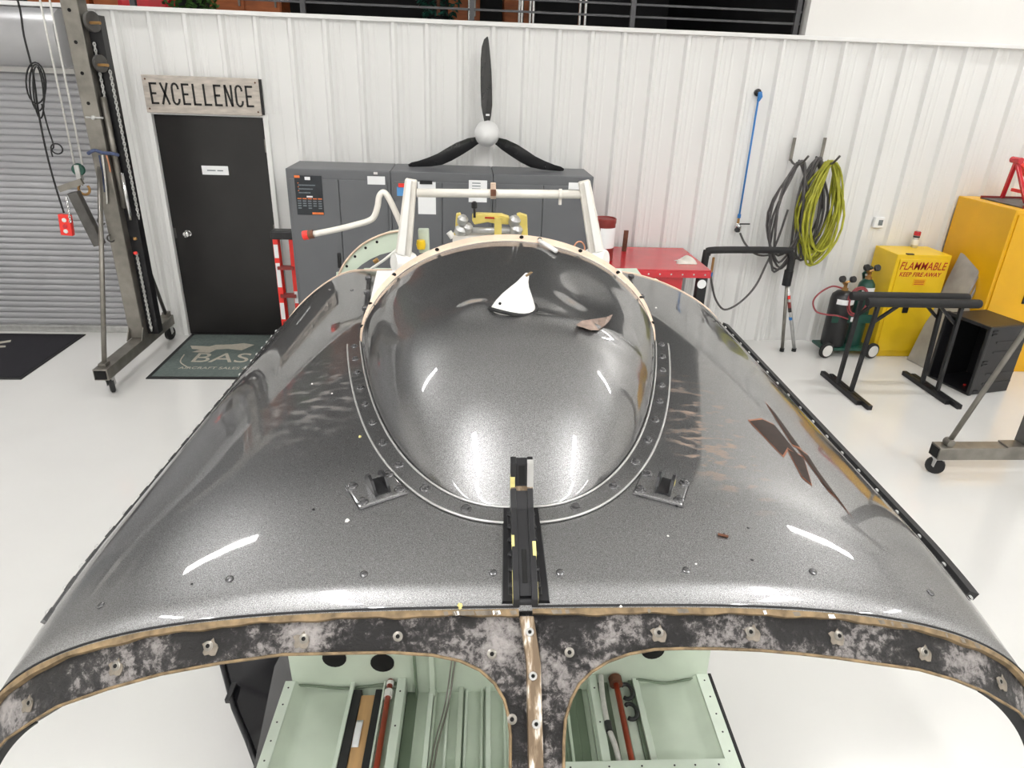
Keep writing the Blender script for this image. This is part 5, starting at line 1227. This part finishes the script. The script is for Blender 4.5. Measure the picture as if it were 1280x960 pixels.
cc = a_.lerp(b_, 0.462); part(MB().lathe([(0.023, -0.012), (0.023, 0.012)], cc, 16, (1, 0, 0)).cyl(cc, cc+Vector((0, -0.005, 0.045)), 0.012, 10), 'tube_clamp', 'peach', xt)
part(MB().box(cc.x-0.012, cc.x+0.012, cc.y-0.03, cc.y-0.015, cc.z-0.006, cc.z+0.02), 'clamp_slot', 'rust', xt)
cc = a_.lerp(b_, 0.87); part(MB().lathe([(0.023, -0.006), (0.023, 0.006)], cc, 16, (1, 0, 0)).cyl(cc, cc+Vector((0, 0, -0.045)), 0.007, 8), 'tube_clamp', 'frame_white', xt)
# bent tube with red cap
bp_ = [l_y(*p, 2.16) for p in ((392, 292.5), (420, 287), (448, 280), (462, 275.5), (468, 270), (472, 258), (474, 246), (479, 240.5), (485, 246), (494, 264), (503, 285), (507, 296))]
bt_ = part(MB().tube(smooth_path(bp_, 5), 0.0135, 12), 'bent_tube', 'frame_white', smooth=True)
a_, b_ = Vector(l_y(379, 294.5, 2.16)), Vector(l_y(392, 292.5, 2.16))
part(MB().cyl(a_.lerp(b_, 0.30), b_, 0.019, 14), 'tube_ferrule', 'rust', bt_, smooth=False); part(MB().cyl(a_, a_.lerp(b_, 0.5), 0.0205, 14), 'red_cap', 'red_bright', bt_)
# green arched frame at the back left
outer = [(424, 343), (430, 331), (441, 317), (455, 305), (470, 297), (486, 291.5), (502, 289)]
inner = [(437, 345), (444, 338), (452, 331), (463, 324), (475, 318.5), (488, 315), (503, 313)]
m = MB(); A_ = [Vector(l_y(*p, 2.46)) for p in outer]; B_ = [Vector(l_y(*p, 2.46)) for p in inner]; dY = Vector((0, 0.06, 0))
n = len(A_); m.add(A_+B_+[p+dY for p in A_]+[p+dY for p in B_], [(i, i+1, n+i+1, n+i) for i in range(n-1)]+[(2*n+i, 2*n+i+1, 3*n+i+1, 3*n+i) for i in range(n-1)]+[(i, i+1, 2*n+i+1, 2*n+i) for i in range(n-1)]+[(n+i, n+i+1, 3*n+i+1, 3*n+i) for i in range(n-1)]+[(0, n, 3*n, 2*n), (n-1, 2*n-1, 4*n-1, 3*n-1)])
gf = part(m, 'arched_frame', 'primer_green', auto=40)
part(MB().tube([p+Vector((0, -0.004, 0.003)) for p in smooth_path(A_, 4)], 0.006, 6), 'frame_edge', 'peach', gf, smooth=True)
for f in (1, 2, 3, 4): q = A_[f].lerp(B_[f], 0.25); part(MB().lathe([(0.007, 0), (0.007, 0.001)], (q.x, q.y-0.001, q.z), 10, (0, -1, 0)), 'frame_hole', 'void', gf)
part(MB().tube([Vector((A_[0].x, 2.49, A_[0].z)), Vector((A_[0].x-0.05, 2.49, 1.45))], 0.02, 8), 'frame_leg', 'primer_green', gf)
sp_ = [l_y(*p, 2.42) for p in ((458, 345), (464, 336), (480, 325), (500, 309))]
st_ = part(MB().tube(sp_, 0.007, 8), 'thin_strut', 'white_part'); q = Vector(l_y(470, 326, 2.42)); part(MB().lathe([(0.011, -0.012), (0.011, 0.012)], q, 10, (0.8, 0, 0.5)), 'strut_clip', 'brass', st_)
q = Vector(l_y(528, 303, 2.2)); part(MB().box(q.x-0.018, q.x+0.03, q.y, q.y+0.03, q.z-0.05, q.z+0.06), 'mount_block', 'primer_green', bevel=0.004); part(MB().lathe([(0.018, -0.02), (0.022, 0), (0.018, 0.02)], (q.x-0.005, q.y-0.02, q.z-0.005), 14), 'yellow_fitting', 'yellow', auto=40)
# yellow servo assembly
SYv = 2.3
def s_(px, py): return Vector(l_y(px, py, SYv))
a_, b_ = s_(594, 272), s_(636, 273.5)
sv = part(MB().prism([s_(590, 269), s_(596, 267.5), s_(627, 268.5), s_(637, 272), s_(636, 281), s_(620, 280), s_(610, 278), s_(593, 281), s_(590, 276)], (0, 0.05, 0)), 'servo_body', 'servo_yellow', bevel=0.004)
part(MB().prism([s_(618, 272), s_(627, 272), s_(627, 296), s_(618, 296)], (0, -0.02, 0)), 'servo_bracket', 'servo_yellow', sv)
part(MB().prism([s_(646, 268), s_(650, 267), s_(659, 270), s_(660, 298), s_(652, 298), s_(648, 280)], (0, 0.04, 0)), 'end_bracket', 'servo_yellow', sv, bevel=0.003)
part(MB().prism([s_(570, 268), s_(575, 267), s_(577, 272), s_(573, 286), s_(571, 298), s_(566, 298), s_(569, 284)], (0, 0.04, 0)), 'end_bracket', 'servo_yellow', sv, bevel=0.003)
part(MB().cyl(s_(590, 288), s_(640, 288), 0.014, 14), 'servo_rod', 'galv', sv, smooth=True)
for p_, w_ in (((578, 276), 0.025), ((576, 289), 0.03), ((584, 286), 0.025), ((643, 277), 0.028), ((645, 288), 0.03)):
    q = s_(*p_); part(MB().lathe([(w_*0.6, -0.025), (w_, -0.01), (w_, 0.015), (w_*0.5, 0.028)], q, 14, (0.3, -0.4, 1)), 'servo_fitting', 'galv', sv, auto=40)
q = s_(593, 261); part(MB().lathe([(0.006, -0.04), (0.006, 0.0), (0.014, 0.004), (0.014, 0.028), (0.006, 0.034)], q, 12), 'cap_nut', 'black_plastic', sv, auto=40)
part(MB().cyl(s_(561, 290), s_(566, 297), 0.014, 10), 'white_stub', 'white_part', sv)
part(MB().box(s_(566, 296).x, s_(660, 296).x, SYv-0.03, SYv+0.06, DZ_, s_(600, 294).z), 'servo_base', 'frame_white', sv)
part(MB().prism([s_(606, 271), s_(618, 271.4), s_(618, 273.6), s_(606, 273.2)], (0, -0.001, 0)), 'servo_print', 'red_print', sv)
q = Vector(l_y(724, 311, 2.05)); part(MB().tube([(q.x+0.024*math.cos(t_), q.y, q.z+0.032*math.sin(t_)) for t_ in np.linspace(0, 6.28, 20)[:-1]], 0.0035, 6, closed=True), 'wire_loop', 'copper', smooth=True)
# ---- cabin floor pan, bulkhead, lower body
FZ = 0.50; FB = 1.013; FF = -0.62
def run(x0, x1, z0_, z1_, name, mt, parent, y0_=FF, y1_=FB, bevel=0.002, label=None): return part(MB().box(x0, x1, y0_, y1_, z0_, z1_), name, mt, parent, bevel=bevel, label=label)
pan = part(MB().box(-0.83, -0.392, FF, FB, FZ-0.06, FZ-0.04).box(0.31, 0.77, FF, FB, FZ-0.06, FZ-0.04), 'floor_pan', 'primer_green', label='pale green floor pan of the cabin')
# trough panels with rolled sides
def trough(x0, x1, inner, mt='primer_green'):
    m = MB(); W2 = x1-x0; n_ = 12
    pr = []
    for i in range(n_+1):
        t_ = i/n_; z = FZ-0.038 + 0.040*(1-sm(t_/0.22) if not inner else 1-sm((1-t_)/0.22)); pr.append((x0+W2*t_, z))
    m.add([(x, FF, z) for x, z in pr]+[(x, FB, z) for x, z in pr], [(i, i+1, n_+2+i, n_+1+i) for i in range(n_)]); return part(m, 'trough', mt, pan, smooth=True)
trough(-0.815, -0.60, False); trough(0.505, 0.735, True, 'primer_green')
run(-0.855, -0.815, FZ-0.05, FZ+0.006, 'side_flange', 'primer_pale', pan); run(0.735, 0.782, FZ-0.05, FZ+0.008, 'side_flange', 'primer_pale', pan)
run(0.782, 0.794, FZ-0.30, FZ+0.010, 'black_edge', 'black_rubber', pan)
run(-0.605, -0.590, FZ-0.05, FZ-0.005, 'lip', 'primer_pale', pan)
run(-0.590, -0.558, FZ-0.05, FZ-0.012, 'seat_rail', 'black_rubber', pan, FF, FB-0.03); run(-0.506, -0.478, FZ-0.05, FZ-0.012, 'seat_rail', 'black_rubber', pan, FF, FB-0.03)
ws_ = run(-0.558, -0.506, FZ-0.05, FZ-0.020, 'wood_strip', 'wood_strip', pan, FF, FB-0.05)
q = l_z(447, 917, FZ-0.018); part(MB().grid(lambda u, v: (q[0]-0.012+0.024*u, q[1]-0.055+0.11*v, FZ-0.019+0.006*math.sin(math.pi*v)+0.002), 4, 8), 'paper_tag', 'paper', ws_, smooth=True, solid=0.001)
run(-0.478, -0.470, FZ-0.05, FZ-0.002, 'lip', 'primer_pale', pan)
def pipe(x, z, r, mt, name, y0_=FF, y1_=FB-0.005): return part(MB().cyl((x, y0_, z), (x, y1_, z), r, 12), name, mt, pan, smooth=True)
tb = pipe(-0.452, FZ+0.004, 0.0105, 'tube_red', 'red_tube')
part(MB().cyl((-0.452, 0.93, FZ+0.004), (-0.452, 0.96, FZ+0.004), 0.016, 12), 'tube_collar', 'white_part', tb); part(MB().cyl((-0.452, 0.985, FZ+0.004), (-0.452, 1.0, FZ+0.004), 0.014, 12), 'tube_collar', 'white_part', tb)
run(-0.424, -0.392, FZ-0.05, FZ+0.012, 'channel', 'primer_pale', pan)
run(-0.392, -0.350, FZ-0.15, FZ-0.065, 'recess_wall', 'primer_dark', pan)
dkw = part(MB().box(-0.392, 0.31, FF, FB, FZ-0.09, FZ-0.07), 'recess_floor', 'primer_green', pan)
for k, x in enumerate((-0.305, -0.285, -0.235, -0.19, -0.165, -0.105, -0.085, -0.02, 0.04, 0.10, 0.16, 0.22)):
    run(x, x+(0.010 if k % 3 else 0.018), FZ-0.07, FZ-0.07+(0.018 if k % 3 else 0.030), 'stringer', 'primer_green' if k % 2 else 'primer_pale', pan)
cb = [(-0.27, FF, FZ-0.05), (-0.275, 0.3, FZ-0.05), (-0.262, 0.7, FZ-0.045), (-0.225, 0.92, FZ-0.02), (-0.20, FB-0.004, FZ+0.12)]
part(MB().tube(smooth_path(cb, 6), 0.004, 6), 'thin_cable', 'steel', pan, smooth=True); part(MB().tube([(x-0.012, y, z) for x, y, z in smooth_path(cb, 6)], 0.003, 6), 'thin_cable', 'steel', pan, smooth=True)
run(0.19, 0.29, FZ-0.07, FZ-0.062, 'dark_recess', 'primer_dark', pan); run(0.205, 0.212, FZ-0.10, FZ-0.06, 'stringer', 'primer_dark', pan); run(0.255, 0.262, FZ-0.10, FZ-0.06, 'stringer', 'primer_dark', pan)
run(0.313, 0.343, FZ-0.10, FZ+0.012, 'channel', 'primer_pale', pan)
wv = [(0.375, FF, FZ+0.005), (0.37, 0.3, FZ), (0.372, 0.66, FZ), (0.355, 0.78, FZ+0.01), (0.352, 0.9, FZ+0.02), (0.36, 1.0, FZ+0.02)]
wb_ = part(MB().tube(smooth_path(wv, 6), 0.010, 8), 'wire_bundle', 'rope', pan, smooth=True)
part(MB().lathe([(0.0135, -0.02), (0.0135, 0.02)], wv[3], 10, (0, 1, 0)), 'wire_tie', 'black_plastic', wb_)
tb = pipe(0.415, FZ+0.006, 0.0105, 'tube_red', 'red_tube'); part(MB().cyl((0.415, 0.97, FZ+0.006), (0.415, 1.0, FZ+0.006), 0.026, 12), 'tube_collar', 'rust', tb)
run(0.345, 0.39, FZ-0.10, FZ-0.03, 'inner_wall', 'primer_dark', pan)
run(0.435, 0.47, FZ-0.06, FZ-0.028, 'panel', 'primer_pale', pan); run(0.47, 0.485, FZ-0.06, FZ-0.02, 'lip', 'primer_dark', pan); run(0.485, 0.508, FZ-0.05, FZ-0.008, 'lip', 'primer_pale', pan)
for Y in (0.86, 0.95): part(MB().tube([(0.452+0.024*math.cos(t_), Y+0.034*math.sin(t_), FZ-0.010) for t_ in np.linspace(-2.2, 2.2, 14)], 0.008, 8), 'pipe_clamp', 'black_plastic', pan, smooth=True)
bar = part(MB().box(0.03, 0.735, 0.585, 0.635, FZ+0.012, FZ+0.030), 'cross_bar', 'primer_pale', pan, bevel=0.003)
bar2 = part(MB().box(-0.42, 0.03, 0.55, 0.60, FZ+0.012, FZ+0.028), 'cross_bar', 'primer_pale', pan, bevel=0.003)
dot = mesh_of(MB().lathe([(0.0035, 0), (0.0035, 0.001)], n=8), 'rivet_dot', 'screw_dark')
for x in (0.10, 0.2, 0.33, 0.44, 0.55, 0.62, 0.70): inst(dot, 'rivet_dot', bar, (x, 0.612, FZ+0.030))
for Y in np.linspace(0.45, 0.98, 8):
    inst(dot, 'rivet_dot', pan, (-0.835, float(Y), FZ+0.006)); inst(dot, 'rivet_dot', pan, (0.76, float(Y), FZ+0.008))
for Y in (0.6, 0.8, 0.95): inst(dot, 'rivet_dot', pan, (-0.408, Y, FZ+0.012)); inst(dot, 'rivet_dot', pan, (0.328, Y, FZ+0.012))
# rear bulkhead with lightening holes
bk = part(MB().prism([(-0.83, FB, 0.30), (0.78, FB, 0.30), (0.78, FB, 1.0), (0.93, FB, 1.3), (0.93, FB, 1.55), (-0.93, FB, 1.55), (-0.93, FB, 1.3), (-0.83, FB, 1.0)], (0, 0.03, 0)), 'bulkhead', 'primer_green', bevel=0.003)
hm = mesh_of(MB().lathe([(0.045, 0), (0.045, 0.003)], n=20), 'lightening_hole', 'void')
for px, py in ((418, 822), (478, 828), (816, 812)):
    q = l_y(px, py, FB); inst(hm, 'lightening_hole', bk, (q[0], FB-0.001, q[2]), rot_to((0, -1, 0)))
# curved fairing between troughs and bulkhead
for x0, x1 in ((-0.815, -0.43), (0.50, 0.735)):
    part(MB().tube([(x, FB-0.008-0.05*(1-math.sin(math.pi*(x-x0)/(x1-x0)))*0, FZ-0.030+0.02*math.cos(math.pi*(x-x0)/(x1-x0))**2) for x in np.linspace(x0, x1, 16)], 0.005, 6), 'joint_line', 'primer_dark', bk, smooth=True)
run(-0.358, -0.350, FZ-0.1, FZ+0.25, 'upright', 'primer_dark', bk, FB-0.03, FB); run(-0.30, -0.28, FZ-0.1, FZ+0.25, 'upright', 'primer_green', bk, FB-0.03, FB)
# lower body shell and rear body
part(MB().prism([(-0.85, FF, FZ-0.13), (-0.78, FF, 0.24), (-0.5, FF, 0.18), (0.5, FF, 0.18), (0.74, FF, 0.24), (0.79, FF, FZ-0.13)], (0, 3.6, 0)), 'belly', 'shell_paint', bevel=0.01)
part(MB().prism([(-0.83, FB+0.03, 0.44), (0.78, FB+0.03, 0.44), (0.78, FB+0.03, 1.0), (0.93, FB+0.03, 1.3), (0.93, FB+0.03, 1.545), (-0.93, FB+0.03, 1.545), (-0.93, FB+0.03, 1.3), (-0.83, FB+0.03, 1.0)], (0, 1.95, 0)), 'rear_body', 'primer_green', bevel=0.02)
part(MB().prism([(-0.85, 2.2, FZ-0.05), (-0.85, 0.30, FZ-0.05), tuple(l_z(322, 962, 0.30)), tuple(l_z(308, 925, 0.28)), tuple(l_z(290, 880, 0.25)), tuple(l_z(283, 850, 0.22)), tuple(l_z(275, 826, 0.20)), (-1.16, 2.2, 0.20)], (0.012, 0, -0.012)), 'side_panel', 'black_gloss', label='glossy black lower side panel')
part(MB().tube([l_z(276, 826, 0.22), l_z(284, 855, 0.235), l_z(292, 885, 0.26), l_z(309, 925, 0.29), l_z(323, 962, 0.31)], 0.010, 8), 'panel_edge', 'black_plastic', smooth=True)
q = l_z(289, 866, 0.25); part(MB().box(q[0]-0.012, q[0]+0.012, q[1]-0.045, q[1]+0.045, q[2]-0.012, q[2]+0.012), 'panel_hinge', 'black_plastic', bevel=0.004)
# ---- cradle trolley that carries the shell
ct = thing('cradle_trolley', 'low dark cradle trolley under the helicopter shell', 'trolley', tuple(FO), FR)
for Y in (-0.35, 2.3):
    MB().box(-0.70, 0.70, Y-0.05, Y+0.05, 0.10, 0.178).build('cross_beam', 'steel_dark', ct, local=True, bevel=0.005)
    for x in (-0.62, 0.62): MB().lathe([(0.04, -0.02), (0.05, -0.014), (0.05, 0.014), (0.04, 0.02)], (x, Y, 0.05+0.026*x), 18, (1, 0, 0)).build('wheel', 'black_rubber', ct, local=True, auto=40)
for x in (-0.45, 0.45): MB().box(x-0.04, x+0.04, -0.35, 2.3, 0.105, 0.165).build('side_beam', 'steel_dark', ct, local=True, bevel=0.005)
